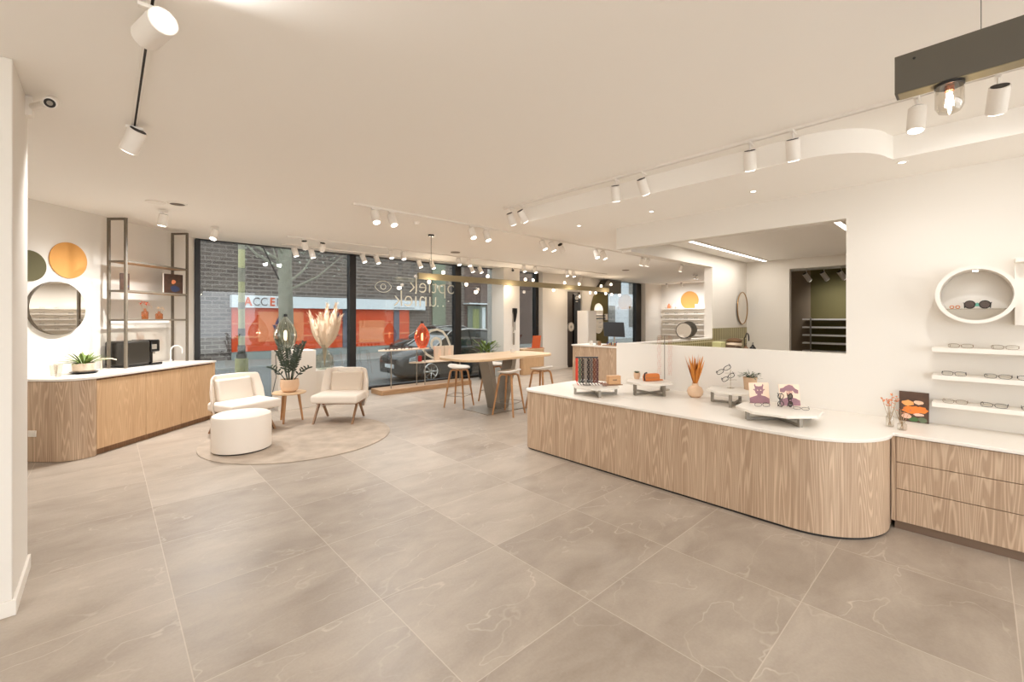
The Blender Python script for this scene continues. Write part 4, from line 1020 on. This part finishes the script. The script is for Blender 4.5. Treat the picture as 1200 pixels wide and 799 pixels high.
# plinths, pampas, cage lamp
tag(obj('display_plinth', B().box((2.165, 8.24, 0), (2.79, 8.68, 1.025)), TRIM, bevel=.004), 'tall white display plinth behind the side table', 'plinth', 'white plinths by the window')
tag(obj('display_plinth', B().box((2.80, 8.30, 0), (3.45, 8.74, .64)), TRIM, bevel=.004), 'low white display plinth carrying the pampas vase', 'plinth', 'white plinths by the window')
pv = thing('pampas_vase', 'ribbed green glass vase with pale pampas plumes on the low plinth', 'vase', (3.02, 8.46, .641))
obj('glass_body', B().lathe([(.10, 0), (.15, .03), (.165, .12), (.15, .24), (.09, .33), (.05, .38), (.048, .44), (.06, .46)], n=64, cap0=True, ribs=20, ra=.03), GLASSG, pv)
for k, (sx, sy, L_) in enumerate([(-.62, 0, .70), (-.35, .1, .60), (-.08, -.1, .62), (.1, 0, .80), (.36, .05, .84), (.52, -.08, .72), (.66, .1, .66)]):
    b = B(); d = (Rv*sx*.62 + Fv*sy + Vector((0, 0, 1))).normalized(); p = Vector((0, 0, .30)) + d*.10
    b.tube([tuple(Vector((0, 0, .05))), tuple(p)], .004, 5)
    q_ = [p + d*L_*u + Vector((0, 0, -.05*u*u*abs(sx))) for u in [i/8 for i in range(9)]]
    b.tube([tuple(x_) for x_ in q_], [.008, .035, .06, .072, .072, .064, .05, .03, .006], 10)
    for i in range(150):
        u = random.uniform(.1, 1); a_ = random.uniform(0, 2*PI); o_ = Vector((math.cos(a_), math.sin(a_), 0)); pp = p + d*L_*u + o_*.05*math.sin(PI*min(1, u + .1))
        b.leaf(pp, d*1.2 + o_*.55, .12, .012, bend=.15, seg=2)
    obj('plume', b, PAMPAS, pv)
def cage(label, loc, glass, H_=.68, r=.165, disc=False, cord=True):
    t = thing('ribbed_glass_lamp', label, 'lamp', loc, 0, 'ribbed glass window lamps')
    prof = [(.05, 0), (.09, .04*H_), (.8*r, .2*H_), (r, .42*H_), (.93*r, .58*H_), (.65*r, .78*H_), (.3*r, .92*H_), (.16*r, H_)]
    obj('glass_shade', B().lathe(prof, n=80, ribs=20, ra=.06), glass, t)
    rb = B()
    for k in range(20):
        a_ = 2*PI*k/20; rb.tube([(q_*1.03*math.cos(a_), q_*1.03*math.sin(a_), z_) for q_, z_ in prof], .0035, 5)
    obj('ribs', rb, RIBG if glass is GLASSG else RIBA, t)
    obj('cap', B().cyl((0, 0, H_), (0, 0, H_ + .05), .03, n=16), BLACKP, t)
    obj('bulb', B().lathe([(.001, .30*H_), (.02, .32*H_), (.024, .42*H_), (.022, .56*H_), (.014, .6*H_)], n=16), FILA if False else BULB, t)
    obj('rod', B().cyl((0, 0, .6*H_), (0, 0, H_), .006, n=8), BLACKP, t)
    obj('base_ring', B().cyl((0, 0, 0), (0, 0, .012), .055, n=24), glass, t)
    ld = bpy.data.lights.new('bulb_glow', 'POINT'); ld.energy = 5; ld.color = (1, .7, .45); ld.shadow_soft_size = .03
    lo = bpy.data.objects.new('bulb_glow', ld); C.objects.link(lo); lo.parent = t; lo.location = (0, 0, .45*H_)
    return t
l1 = cage('smoky ribbed glass lamp with lit bulb standing on the tall plinth', (2.33, 8.43, 1.026), GLASSG, .60, .18)
obj('cord', B().tube([(-.05, -.1, .01), (-.18, -.18, .012), (-.21, -.2, -.06), (-.20, -.21, -.30), (-.22, -.21, -.34), (-.2, -.21, -.42), (-.26, -.2, -.7), (-.32, -.2, -1.0)], .006, 6), BLACKP, l1)
obj('cord_switch', B().box((-.225, -.22, -.36), (-.195, -.195, -.30)), BLACKP, l1)
cage('amber ribbed glass lamp with lit bulb on the upper window shelf', (5.22, 8.60, .936), GLASSO, .55, .165)

# window display stand
ds = thing('window_display_stand', 'low wooden platform with poles carrying two pale oval shelves by the window', 'stand', (4.15, 8.42, 0))
obj('platform', B().prism(rrect(0, 0, 2.35, .5, .03), 0, .10), OAKP, ds, bevel=.004)
obj('upper_shelf', B().prism(arc(.66, .22, .62, 0, 352, 45, .18), .905, .93), CERW, ds)
obj('lower_shelf', B().prism(arc(1.62, .22, .85, 0, 352, 45, .19), .60, .625), CERW, ds)
for x, y, z1 in ((.30, .16, .905), (.98, .26, .905), (1.12, .14, .905), (2.15, .22, .60)):
    obj('pole', B().cyl((x, y, .1), (x, y, z1), .012, n=12), GREYM, ds)
for k, (x, lb) in enumerate(((5.68, 'left'), (5.96, 'right'))):
    t = thing('pale_display_card', '%s of two pale paper bags standing on the lower window shelf' % lb, 'bag', (x, 8.62, .626), 0, 'pale paper bags')
    obj('bag_body', B().slab([(-.12, 0), (.12, 0), (.125, .33), (-.125, .33)], (0, .03, 0), (1, 0, 0), (0, 0, 1), .05), CERW, t)
    obj('print', B().slab([(-.04, .1), (.05, .1), (.05, .25), (-.02, .27)], (0, -.0215, 0), (1, 0, 0), (0, 0, 1), .001), CARD, t)
for k, x in enumerate((4.36, 4.54, 4.72, 4.90)):
    glasses('dark sunglasses, %s from the left on the upper window shelf' % ordw[k], (x, 8.56, .931), .1*k, 'round', .14, .05, col=mat_blackfr, lens=GLASSD, group='sunglasses on the window shelf', name='sunglasses')
tag(obj('red_case', B().box((5.14, 8.6, .626), (5.22, 8.66, .76)), mat('red_gloss', lin(190, 40, 34), .3), bevel=.01), 'small red glasses case on the lower window shelf', 'case')
# indoor plant by the column
gp = thing('window_plant', 'bushy green plant standing beside the white column by the window', 'plant', (7.35, 8.9, 0))
obj('planter', B().lathe([(.16, 0), (.2, .05), (.21, .5), (.19, .5)], n=32, cap0=True), BLACKP, gp)
b = B()
for k in range(150):
    a_ = random.uniform(0, 2*PI); q_ = random.uniform(0, .28); b.leaf((math.cos(a_)*q_, math.sin(a_)*q_, random.uniform(.5, .95)), (math.cos(a_), math.sin(a_), random.uniform(.2, 1.6)), .2, .05)
obj('foliage', b, LEAF2, gp)

# ---------------------------------------------------------------- bar table and stools
bt = thing('bar_table', 'tall pale ash bar table on a V shaped grey steel base', 'table', (5.12, 5.88, 0))
obj('table_top', B().prism(rrect(-1.05, -.52, 1.05, .52, .34, 10), .91, .95), OAKX, bt, bevel=.008)
obj('base_plate', B().box((-.52, -.33, 0), (.60, .33, .012)), GREYM, bt)
for sx in (-1, 1):
    b = B().slab([(sx*.08 - .0 - .05, .012), (sx*.08 - .0 + .05, .012), (sx*.30 + .05, .91), (sx*.30 - .05, .91)], (0, .13, 0), (1, 0, 0), (0, 0, 1), .26)
    obj('leg', b, GREYM, bt)
tag(obj('table_sign', B().box((5.66, 6.10, .951), (5.74, 6.13, 1.01)).box((5.66, 6.09, .951), (5.74, 6.14, .955)), TRIM), 'tiny white block sign standing on the bar table', 'sign')
def stool(label, x, y, rz):
    t = thing('bar_stool', label, 'stool', (x, y, 0), rz, 'stools at the bar table')
    # seat shell
    b = B(); n = 28; rings = []
    for j in range(7):
        u = j/6; ring = []
        for i in range(n):
            a_ = 2*PI*i/n; rx, ry = .215*u, .195*u
            z = .695 + .012*u*u + (.055*max(0, math.sin(a_))**2)*u**4 + .018*abs(math.cos(a_))**3*u**4
            ring.append(b.bm.verts.new((rx*math.cos(a_), ry*math.sin(a_), z)) if j else None)
        if j: rings.append(ring)
    c = b.bm.verts.new((0, 0, .695))
    for i in range(n): b.bm.faces.new((c, rings[0][i], rings[0][(i+1) % n]))
    for A, D in zip(rings, rings[1:]):
        for i in range(n): b.bm.faces.new((A[i], A[(i+1) % n], D[(i+1) % n], D[i]))
    obj('seat', b, TRIM, t, solid=.018, smooth=60)
    for k in range(4):
        a_ = PI/4 + k*PI/2; c_, s_ = math.cos(a_), math.sin(a_)
        b = B().tube([(c_*.03, s_*.03, .655), (c_*.12, s_*.12, .668), (c_*.155, s_*.155, .652), (c_*.17, s_*.17, .61), (c_*.28, s_*.28, .0)], [.015, .017, .019, .019, .014], 10)
        obj('leg', b, LEGW, t)
    rr = .245; b = B().tube([(rr*math.cos(PI/4 + k*PI/2), rr*math.sin(PI/4 + k*PI/2), .21) for k in range(4)], .005, 6, closed=True)
    obj('footrest', b, GREYM, t)
    return t
stool('white-seated bar stool at the left behind the bar table', 4.70, 6.47, .45)
stool('white-seated bar stool at the near left side of the bar table', 4.93, 5.38, .3 + PI)
stool('white-seated bar stool at the near right side, closest to the counter', 5.68, 5.34, .1 + PI)
stool('white-seated bar stool behind the bar table, mostly hidden', 5.50, 6.46, .2)

# column fitting, pedestal, reception
hk = thing('wall_hanger', 'black wall holder with hanging strips on the white column', 'holder', (8.32, 8.86, 1.17))
obj('holder', B().slab([(-.07, .6), (-.07, .71), (.07, .71), (.07, .6), (.03, .42), (0, .33), (-.03, .42)], (0, 0, 0), (1, 0, 0), (0, 0, 1), .05), BLACKP, hk)
obj('strips', B().box((-.06, -.03, .05), (-.04, -.02, .58)).box((.0, -.03, .1), (.02, -.02, .40)).box((-.075, -.03, .2), (-.065, -.02, .6)), GREYM, hk)
obj('tube', B().cyl((-.04, -.03, -.3), (-.04, -.03, .03), .025, n=12), GREYM, hk)
pd = thing('wooden_pedestal', 'boxy wooden pedestal by the narrow window beyond the column', 'pedestal', (9.0, 8.95, 0))
obj('body', B().box((-.42, -.2, 0), (.42, .2, .70)), OAK2, pd, bevel=.003); obj('cap', B().box((-.43, -.21, .70), (.43, .21, .735)), OAKX, pd)
tb = thing('terracotta_folder', 'open terracotta leather folder leaning back on the wooden pedestal', 'folder', (9.22, 8.9, .736))
obj('back_cover', B().slab([(-.17, 0), (.17, 0), (.17, .36), (-.17, .36)], (0, .0, .01), (1, 0, 0), (.35, .2, .95), .015), TERRA, tb)
obj('front_cover', B().box((-.36, -.16, 0), (.17, .0, .012)), TERRA, tb)
rd = thing('reception_desk', 'brown ash reception desk with white top behind the bar table', 'desk', (8.7, 5.6, 0))
obj('body', B().box((0, -1.3, 0), (.8, 1.49, .905)), OAK, rd); obj('desk_top', B().box((-.02, -1.32, .905), (.82, 1.51, .94)), SOLID, rd)
for z in (.86, .62): obj('side_shelf', B().box((-.16, -.9, z - .04), (0, -.02, z)), TRIM, rd)
mo = thing('computer_monitor', 'black computer monitor on the reception desk', 'monitor', (9.12, 6.12, .941), .55)
s_ = B().slab([(-.25, .22), (.25, .20), (.22, .56), (-.27, .57)], (0, 0, 0), (math.cos(-1.4), math.sin(-1.4), 0), (.0, .0, 1), .03); obj('screen', s_, BLACKP, mo)
obj('stand', B().cyl((0, 0, .01), (0, 0, .3), .02).cyl((0, 0, 0), (0, 0, .012), .11, n=24), GREYM, mo)
cup = [(8.85, 6.62, 'white mug at the left end of the reception desk', TRIM), (8.95, 6.50, 'grey mug beside the white one on the reception desk', GREYM), (8.82, 6.35, 'brown pen cup on the reception desk before the monitor', LEGD)]
for x, y, lb, m_ in cup: tag(obj('mug', B().lathe([(.035, 0), (.04, .01), (.04, .1), (.034, .1), (.033, .02)], c=(x, y, .941), n=20, cap0=True).tube([(x - .04, y, .961), (x - .065, y, .98), (x - .065, y, 1.01), (x - .04, y, 1.025)], .006, 6), m_), lb, 'cup')
b = B()
tp_ = thing('desk_trinkets', 'low tray of colourful small goods in front of the monitor', 'tray', (8.86, 6.0, .941))
obj('tray', B().box((-.12, -.28, 0), (.12, .22, .02)), LEGD, tp_)
for k in range(14):
    obj('trinket', B().box((-.1 + .013*k, -.26 + .034*k, .02), (-.06 + .013*k, -.235 + .034*k, .05 + .05*random.random())), [TERRA, TEAL, CERW, NAVY, LEAF3][k % 5], tp_)
lk = thing('tall_white_locker', 'tall cream locker beside the dark entrance door', 'locker', (11.0, 8.4, 0))
obj('body', B().box((-.22, -.2, 0), (.22, .2, 1.84)), WALL, lk, bevel=.01); obj('lock', B().cyl((.05, -.21, .9), (.05, -.2, .9), .02), GREYM, lk)
obj('door', B().box((-.20, -.212, .05), (.20, -.2, 1.8)), WALL, lk)
lw_ = thing('door_emblem', 'white eye emblem on the dark entrance door', 'sign', (11.45, 9.155, 2.28))
obj('emblem', B().tube([(.08*math.cos(q_), 0, .05*math.sin(q_)) for q_ in [2*PI*k/20 for k in range(20)]], .012, 6, closed=True).ball((0, 0, 0), .03).box((-.06, -.004, -.14), (.06, .0, -.11)), TRIM, lw_)
ck = thing('round_clock', 'round white clock-like disc on the dark entrance door', 'clock', (11.17, 9.195, 1.32))
obj('face', B().cyl((0, -.03, 0), (0, 0, 0), .15, n=32), TRIM, ck); obj('rim', B().tube([(.15*math.cos(q_), -.03, .15*math.sin(q_)) for q_ in [2*PI*k/32 for k in range(32)]], .01, 6, closed=True), GREYM, ck)
obj('mark', B().box((-.05, -.034, -.01), (.05, -.03, .01)).box((-.01, -.034, -.05), (.01, -.03, .05)), GREYM, ck)
# olive half-oval panel with oval mirror
ov = thing('olive_wall_panel', 'tall olive half-oval wall panel left of the far window', 'wall panel', (13.415, 9.32, 1.63))
pts = [(-1.02*math.sin(a_), 1.3*math.cos(a_)) for a_ in [PI*k/30 for k in range(31)]]
obj('panel', B().slab(pts, (0, 0, 0), (1, 0, 0), (0, 0, 1), .03), OLIVE, ov)
o2 = thing('capsule_mirror', 'tall rounded mirror on the olive panel with a black rail across', 'mirror', (12.82, 9.27, 1.6))
cap = arc(0, .28, .25, 0, 180, 12) + arc(0, -.28, .25, 180, 360, 12)
obj('glass', B().slab(cap, (0, 0, 0), (1, 0, 0), (0, 0, 1), .012), MIRROR, o2)
obj('rim', B().tube([(x, -.0, z) for x, z in cap], .012, 6, closed=True), TRIM, o2)
rl = thing('wall_rail', 'black double rail with white box end crossing the capsule mirror', 'rail', (12.2, 9.2, 1.6))
obj('bars', B().box((.15, 0, -.03), (.95, .03, .01)).box((.15, 0, .08), (.95, .03, .11)), BLACKP, rl)
obj('box_end', B().box((-.25, -.05, -.08), (.15, .06, .18)).box((.95, -.02, -.06), (1.05, .05, .16)), TRIM, rl)
# end wall: disc, shelves, glasses
tag(obj('wall_disc', B().cyl((XE - .02, 7.90, 2.32), (XE, 7.90, 2.32), .36, n=48), ORANGE), 'ochre orange disc on the far end wall above white shelves', 'wall decoration')
zsh = (2.0, 1.79, 1.58, 1.37, 1.16, .95)
for k, z in enumerate(zsh):
    tag(obj('end_wall_shelf', B().box((XE - .2, 5.0, z - .035), (XE - .001, 9.0, z)), TRIM), 'white shelf on the far end wall, %s from the top' % ordw[k], 'shelf', 'white shelves on the end wall')
for z in zsh[:5]:
    for k in range(10):
        y = 8.8 - k*.4
        if random.random() < .85:
            t = thing('eyeglasses', 'tiny distant pair of glasses on the end wall shelves', 'glasses', (XE - .12, y, z), PI/2, 'glasses on the end wall shelves')
            obj('rim', B().tube([(-.04 + .03*math.cos(a_), 0, .025 + .022*math.sin(a_)) for a_ in [2*PI*q/10 for q in range(10)]], .004, 5, closed=True).tube([(.04 + .03*math.cos(a_), 0, .025 + .022*math.sin(a_)) for a_ in [2*PI*q/10 for q in range(10)]], .004, 5, closed=True), mat_wire, t)
for y, lb, m_ in ((8.72, 'small rosy box on the top end wall shelf', ORFL), (8.52, 'small white bottle on the top end wall shelf', TRIM)):
    tag(obj('shelf_ornament', B().lathe([(.06, 0), (.06, .12), (.03, .16), (.03, .2)], c=(XE - .1, y, 2.0), n=16, cap0=True, cap1=True), m_), lb, 'ornament')
tag(obj('wall_box', B().box((XE - .2, 6.6, 2.002), (XE - .001, 7.6, 2.16)), TRIM), 'white glowing box on the end wall right of the orange disc', 'box')
# table mirror on the low wall
tm = thing('table_mirror', 'round table mirror with dark back standing on the low wall', 'mirror', (6.86, 3.28, 1.263), -1.32)
obj('mirror_face', B().cyl((0, -.02, .14), (0, 0, .14), .115, n=40), MIRROR, tm)
obj('frame', B().tube([(.12*math.cos(a_), -.01, .14 + .12*math.sin(a_)) for a_ in [2*PI*k/40 for k in range(40)]], .012, 8, closed=True), BEAM, tm)
obj('back_disc', B().cyl((.06, .02, .16), (.06, .05, .16), .13, n=40), BEAM, tm)
obj('foot', B().box((-.05, -.04, 0), (.1, .05, .015)).cyl((.02, .01, .01), (.02, .01, .05), .008), GREYM, tm)

# ---------------------------------------------------------------- window lettering (reads from the street)
def stroke(b, pts, r): b.tube([(x, 0, z) for x, z in pts], r, 6)
yg = YW + .012
sgn = thing('window_lettering', 'thin white lettering and eye logo on the window, reversed from inside', 'sign', (5.74, yg, 2.25))
text_mesh('lettering', 'optiek', .54, FROST, (.27, 0, -.02), (PI/2, 0, PI), .001, sgn, offset=-.008)
text_mesh('lettering', 'uniek', .56, FROST, (-.22, 0, -.36), (PI/2, 0, PI), .001, sgn, offset=-.008)
text_mesh('small_lettering', 'www.optiekuniek.be', .065, BLACKP, (-.54, -.006, -.42), (PI/2, 0, PI), .001, sgn)
b = B(); ex = -1.08; ez = .08
lid = [(ex + .19*math.cos(a_), ez + .13*math.sin(a_)) for a_ in [2*PI*k/32 for k in range(32)]]
b.tube([(ex + .2*math.copysign(abs(math.cos(a_))**1.0, math.cos(a_)), 0, ez + .13*math.copysign(abs(math.sin(a_))**1.35, math.sin(a_))) for a_ in [2*PI*k/40 for k in range(40)]], .008, 6, closed=True)
b.tube([(ex + .062*math.cos(a_), 0, ez + .062*math.sin(a_)) for a_ in [2*PI*k/24 for k in range(24)]], .008, 6, closed=True)
obj('eye_logo', b, FROST, sgn)
b = B()
for k in range(3): b.ball((.40 + .16*k, 0, -.34 + (.13 if k == 2 else 0)), .02, n=8)
obj('dots', b, FROST, sgn)
eb = thing('eye_decal', 'large thick frosted eye decal low on the window behind the amber lamp', 'sign', (6.09, yg, .96))
b = B()
for pts, r in (([(-.30, .22), (-.15, .33), (.03, .36), (.2, .30), (.33, .15), (.42, -.06)], .03), ([(-.40, -.10), (-.28, -.25), (-.1, -.35), (.1, -.37)], .028)): b.tube([(x, 0, z) for x, z in pts], r, 8)
b.tube([(.14*math.cos(a_), 0, .14*math.sin(a_)) for a_ in [2*PI*k/32 for k in range(32)]], .035, 8, closed=True)
o = obj('eye_outline', b, FROST, eb); o.scale = (1, .05, 1)

# ---------------------------------------------------------------- street outside
ZS = -.2
struct('pavement_near', B().box((-30, YW + .22, ZS - .1), (70, 10.9, ZS)), PAVE)
struct('road', B().box((-30, 10.9, ZS - .2), (70, 18.5, ZS - .06)), ASPH)
struct('pavement_far', B().box((-30, 18.5, ZS - .1), (70, 22, ZS)), PAVE)
struct('trim_street_kerb', B().box((-30, 18.38, ZS - .1), (70, 18.5, ZS + .02)), mat('kerb_stone', lin(170, 172, 168), .8))
YF = 22.0
bd = thing('brick_building', 'dark brick building across the street with a white door canopy', 'building', (10, YF, ZS))
obj('facade', B().box((-45, 0, 0), (6.4, 6, 5.1)), BRICK, bd)
obj('facade_right', B().box((6.4, -.02, 0), (16.5, 6, 5.1)), BRICKD, bd)
obj('facade_end', B().box((16.5, -.05, 0), (60, 6, 7.5)), mat('white_render', lin(206, 214, 220), .8, var=.03), bd)
for x in (21, 25, 29, 33, 38): obj('facade_window', B().box((x, -.07, 1.0), (x + 1.8, -.04, 2.9)).box((x, -.07, 4.0), (x + 1.8, -.04, 5.8)), CARGL, bd)
obj('roof_edge', B().box((-45, -.15, 5.1), (16.5, 0, 5.25)), mat('roof_edge_grey', lin(150, 160, 168), .6), bd)
dd = obj('door', B().box((6.6, -.06, 0), (8.1, -.02, 2.6)), mat('grey_green_door', lin(120, 130, 118), .5), bd)
obj('door_pane', B().box((7.0, -.08, 1.0), (7.5, -.06, 2.4)), mat('yellow_green_glass', lin(150, 156, 96), .3), dd)
obj('door_jamb', B().box((7.75, -.09, 0), (8.0, -.06, 2.5)), SIGNW, dd)
obj('canopy', B().box((6.3, -.6, 2.68), (8.3, 0, 2.76)), SIGNW, bd)
obj('drainpipe', B().box((4.0, -.12, 0), (4.9, -.02, 5.1)), mat('sage_render', lin(132, 140, 120), .8), bd)
sh_ = thing('orange_shopfront', 'bright orange shopfront with white sign band across the street', 'shopfront', (3.93, YF - .15, ZS))
obj('panel', B().box((0, 0, .35), (8.5, .14, 2.27)), SHOPO, sh_)
obj('base_wall', B().box((0, .02, 0), (9.4, .14, .35)), mat('grey_plinth_stone', lin(150, 158, 154), .8), sh_)
obj('sign_band', B().box((-.05, -.25, 2.27), (9.4, .14, 2.80)), SIGNW, sh_)
obj('shop_window', B().box((1.0, -.02, .75), (2.9, 0, 2.1)), SHOPOL, sh_)
obj('shop_window', B().box((5.6, -.02, .55), (7.0, 0, 1.7)), SHOPOL, sh_)
for x in (4.75, 7.55): obj('pillar', B().box((x, -.05, .35), (x + .32, 0, 2.27)), mat('slate_pillar', lin(92, 96, 110), .6), sh_)
obj('lower_stripe', B().box((0, -.03, .95), (8.5, 0, 1.02)).box((0, -.03, 1.55), (8.5, 0, 1.6)), SHOPOL, sh_)
SGREY = mat('sign_grey', lin(120, 110, 110), .5)
for ch, x, m_, of in (('A', .55, SIGNO, .014), ('C', .87, SGREY, 0), ('C', 1.17, SGREY, 0), ('E', 1.50, SIGNO, .014), ('N', 1.82, SGREY, 0)):
    text_mesh('sign_lettering', ch, .52, m_, (x, -.27, 2.36), (PI/2, 0, 0), .01, sh_, offset=of, sx=.82)
text_mesh('panel_lettering', 'CI', .78, NAVY, (4.25, -.02, 1.55), (PI/2, 0, 0), .01, sh_, offset=.02)
text_mesh('panel_lettering', 'K', .78, NAVY, (4.3, -.02, .95), (PI/2, 0, 0), .01, sh_, offset=.02)
text_mesh('panel_lettering', 'A', .78, NAVY, (1.95, -.03, 1.55), (PI/2, 0, 0), .01, sh_, offset=.02)
text_mesh('panel_lettering', 'W', .78, NAVY, (2.0, -.03, .95), (PI/2, 0, 0), .01, sh_, offset=.02)
# tree, striped pole, street post
tr = thing('street_tree', 'mossy street tree with a thin crown outside the window', 'tree', (3.46, 12.5, ZS))
obj('trunk', B().tube([(0, 0, 0), (.02, 0, 1.5), (-.02, 0, 3.2), (0, 0, 5.5)], [.21, .18, .165, .15], 14), BARK, tr)
b = B()
for k in range(16):
    a_ = k*.83; z0 = 2.5 + .2*k*.9; q1 = Vector((math.cos(a_), math.sin(a_)*.6, .55)); L_ = 1.6
    b.tube([(0, 0, z0), tuple(Vector((0, 0, z0)) + q1*L_*.5), tuple(Vector((0, 0, z0)) + q1*L_ + Vector((0, 0, .3)))], [.045, .03, .008], 6)
obj('branches', b, BARK, tr)
b = B()
for k in range(900):
    p = Vector((random.uniform(-.9, 2.0), random.uniform(-.9, 1.0), 4.5 - abs(random.gauss(0, .55)))); b.leaf(p, (random.uniform(-1, 1), random.uniform(-1, 1), random.uniform(-.5, .5)), .075, .05, seg=2)
obj('foliage', b, mat('grey_green_leaf', lin(196, 204, 186), .7, var=.3, vscale=3), tr)
sp2 = thing('striped_pole', 'yellow and black banded street pole outside the left window', 'pole', (2.16, 11.0, ZS))
obj('shaft', B().cyl((0, 0, .9), (0, 0, 4.2), .065, n=16), YELG, sp2)
obj('sleeve', B().cyl((0, 0, 0), (0, 0, .93), .125, n=20), YELG, sp2)
for z0, z1, r in ((.93, 1.03, .10), (1.03, 1.22, .075), (1.42, 1.58, .07), (2.0, 2.15, .067), (2.6, 2.9, .068), (3.3, 3.7, .067)): obj('band', B().cyl((0, 0, z0), (0, 0, z1), r, n=20), BEAM if z0 < 1.6 else BARK, sp2)
cb = thing('overhead_cable', 'dark cable sagging between the striped pole and the tree', 'cable', (2.25, 11.05, 3.88))
obj('cable', B().tube([(.07, 0, -.05), (.45, .4, -.65), (.8, .8, -1.15), (.93, 1.0, -1.3)], .014, 6), BLACKP, cb)
wp = thing('street_bollard_post', 'thin pale post with small white box outside at the left window edge', 'post', (1.30, 10.6, ZS))
obj('post', B().cyl((0, 0, 0), (0, 0, 1.35), .055, n=14), mat('pale_blue_grey', lin(176, 190, 200), .5), wp)
obj('box', B().box((-.06, -.04, 1.35), (.06, .04, 1.72)), SIGNW, wp); obj('rod', B().cyl((0, 0, 1.72), (0, 0, 3.9), .008, n=8), SIGNW, wp)

# parked cars
def car(label, loc, rz, paint, L_=4.3):
    t = thing('parked_car', label, 'car', loc, rz)
    W = .88
    def loft(secs):
        b = B(); rings = []
        for x, prof in secs: rings.append([b.bm.verts.new((x, y, z)) for y, z in prof])
        for A, D in zip(rings, rings[1:]):
            k = len(A)
            for i in range(k): b.bm.faces.new((A[i], A[(i+1) % k], D[(i+1) % k], D[i]))
        b.bm.faces.new(rings[0][::-1]); b.bm.faces.new(rings[-1]); return b
    def pf(w_, z0, zb, zt, wt): return [(-w_*.96, z0), (-w_, z0 + .2), (-w_, zb), (-w_*.95, zt - .04), (-wt, zt), (wt, zt), (w_*.95, zt - .04), (w_, zb), (w_, z0 + .2), (w_*.96, z0)]
    body = loft([(0, pf(.62, .32, .5, .66, .5)), (.08, pf(.76, .24, .6, .74, .6)), (.5, pf(.86, .2, .72, .90, .74)), (1.15, pf(W, .2, .85, 1.0, .78)), (2.6, pf(W, .2, .88, 1.02, .8)), (3.8, pf(.86, .22, .9, 1.04, .76)), (4.2, pf(.78, .3, .85, 1.0, .66)), (4.28, pf(.7, .38, .7, .85, .6))])
    obj('body', body, paint, t, smooth=50)
    def gp_(w0, w1, z1): return [(-w0, .98), (-w1, z1), (w1, z1), (w0, .98)]
    obj('cabin_glass', loft([(1.02, gp_(.74, .72, .99)), (1.75, gp_(.8, .60, 1.44)), (2.4, gp_(.8, .60, 1.50)), (3.3, gp_(.8, .58, 1.44)), (4.05, gp_(.74, .6, 1.03))]), CARGL, t, smooth=50)
    def rf(w_, z): return [(-w_, z), (-w_*.92, z + .05), (w_*.92, z + .05), (w_, z)]
    obj('roof', loft([(1.7, rf(.58, 1.42)), (2.0, rf(.62, 1.465)), (2.4, rf(.62, 1.49)), (3.2, rf(.61, 1.45)), (3.55, rf(.55, 1.35))]), paint, t, smooth=50)
    for sy in (-1, 1):
        b = B()
        b.tube([(1.05, sy*.76, 1.0), (1.72, sy*.615, 1.44)], .025, 6).tube([(2.45, sy*.80, 1.0), (2.45, sy*.62, 1.49)], .03, 6).tube([(4.0, sy*.76, 1.02), (3.5, sy*.58, 1.4)], .05, 6)
        obj('pillar_trim', b, paint, t)
        obj('roof_rail', B().tube([(1.05, sy*.79, 1.03), (1.72, sy*.64, 1.47), (2.4, sy*.635, 1.535), (3.2, sy*.62, 1.49), (4.02, sy*.78, 1.06)], .014, 6), CHROME, t)
        obj('side_mirror', B().ball((1.45, sy*.95, 1.06), .09, (.8, 1.1, .8)), paint, t)
        obj('headlight', B().slab([(0, 0), (.34, .06), (.30, .20), (.02, .14)], (.16, sy*.80, .60), (1, sy*.16, 0), (0, 0, 1), .05), SIGNW, t)
        for x in (.82, 3.42):
            w_ = obj('wheel', B().cyl((x, sy*.70, .32), (x, sy*.90, .32), .325, n=32), RUBBER, t, bevel=.02)
            h_ = B().cyl((x, sy*.895, .32), (x, sy*.907, .32), .07, n=16)
            for k in range(8):
                a_ = k*PI/4; d = Vector((math.cos(a_), 0, math.sin(a_))); c0 = Vector((x, sy*.905, .32)); h_.tube([tuple(c0), tuple(c0 + d*.22)], .026, 6)
            h_.tube([(x + .225*math.cos(a_), sy*.903, .32 + .225*math.sin(a_)) for a_ in [2*PI*k/24 for k in range(24)]], .02, 6, closed=True)
            obj('hubcap', h_, CHROME, w_)
    obj('number_plate', B().box((-.02, -.26, .42), (.03, .26, .53)), SIGNW, t)
    obj('grille', B().box((-.01, -.4, .56), (.1, .4, .68)), BLACKP, t)
    return t
car('dark green-grey hatchback parked outside behind the window shelves', (6.05, 11.75, ZS - .06), .02, CARP)
car('black car parked further along behind the hatchback', (9.2, 17.3, ZS - .06), .0, BGLOSS)
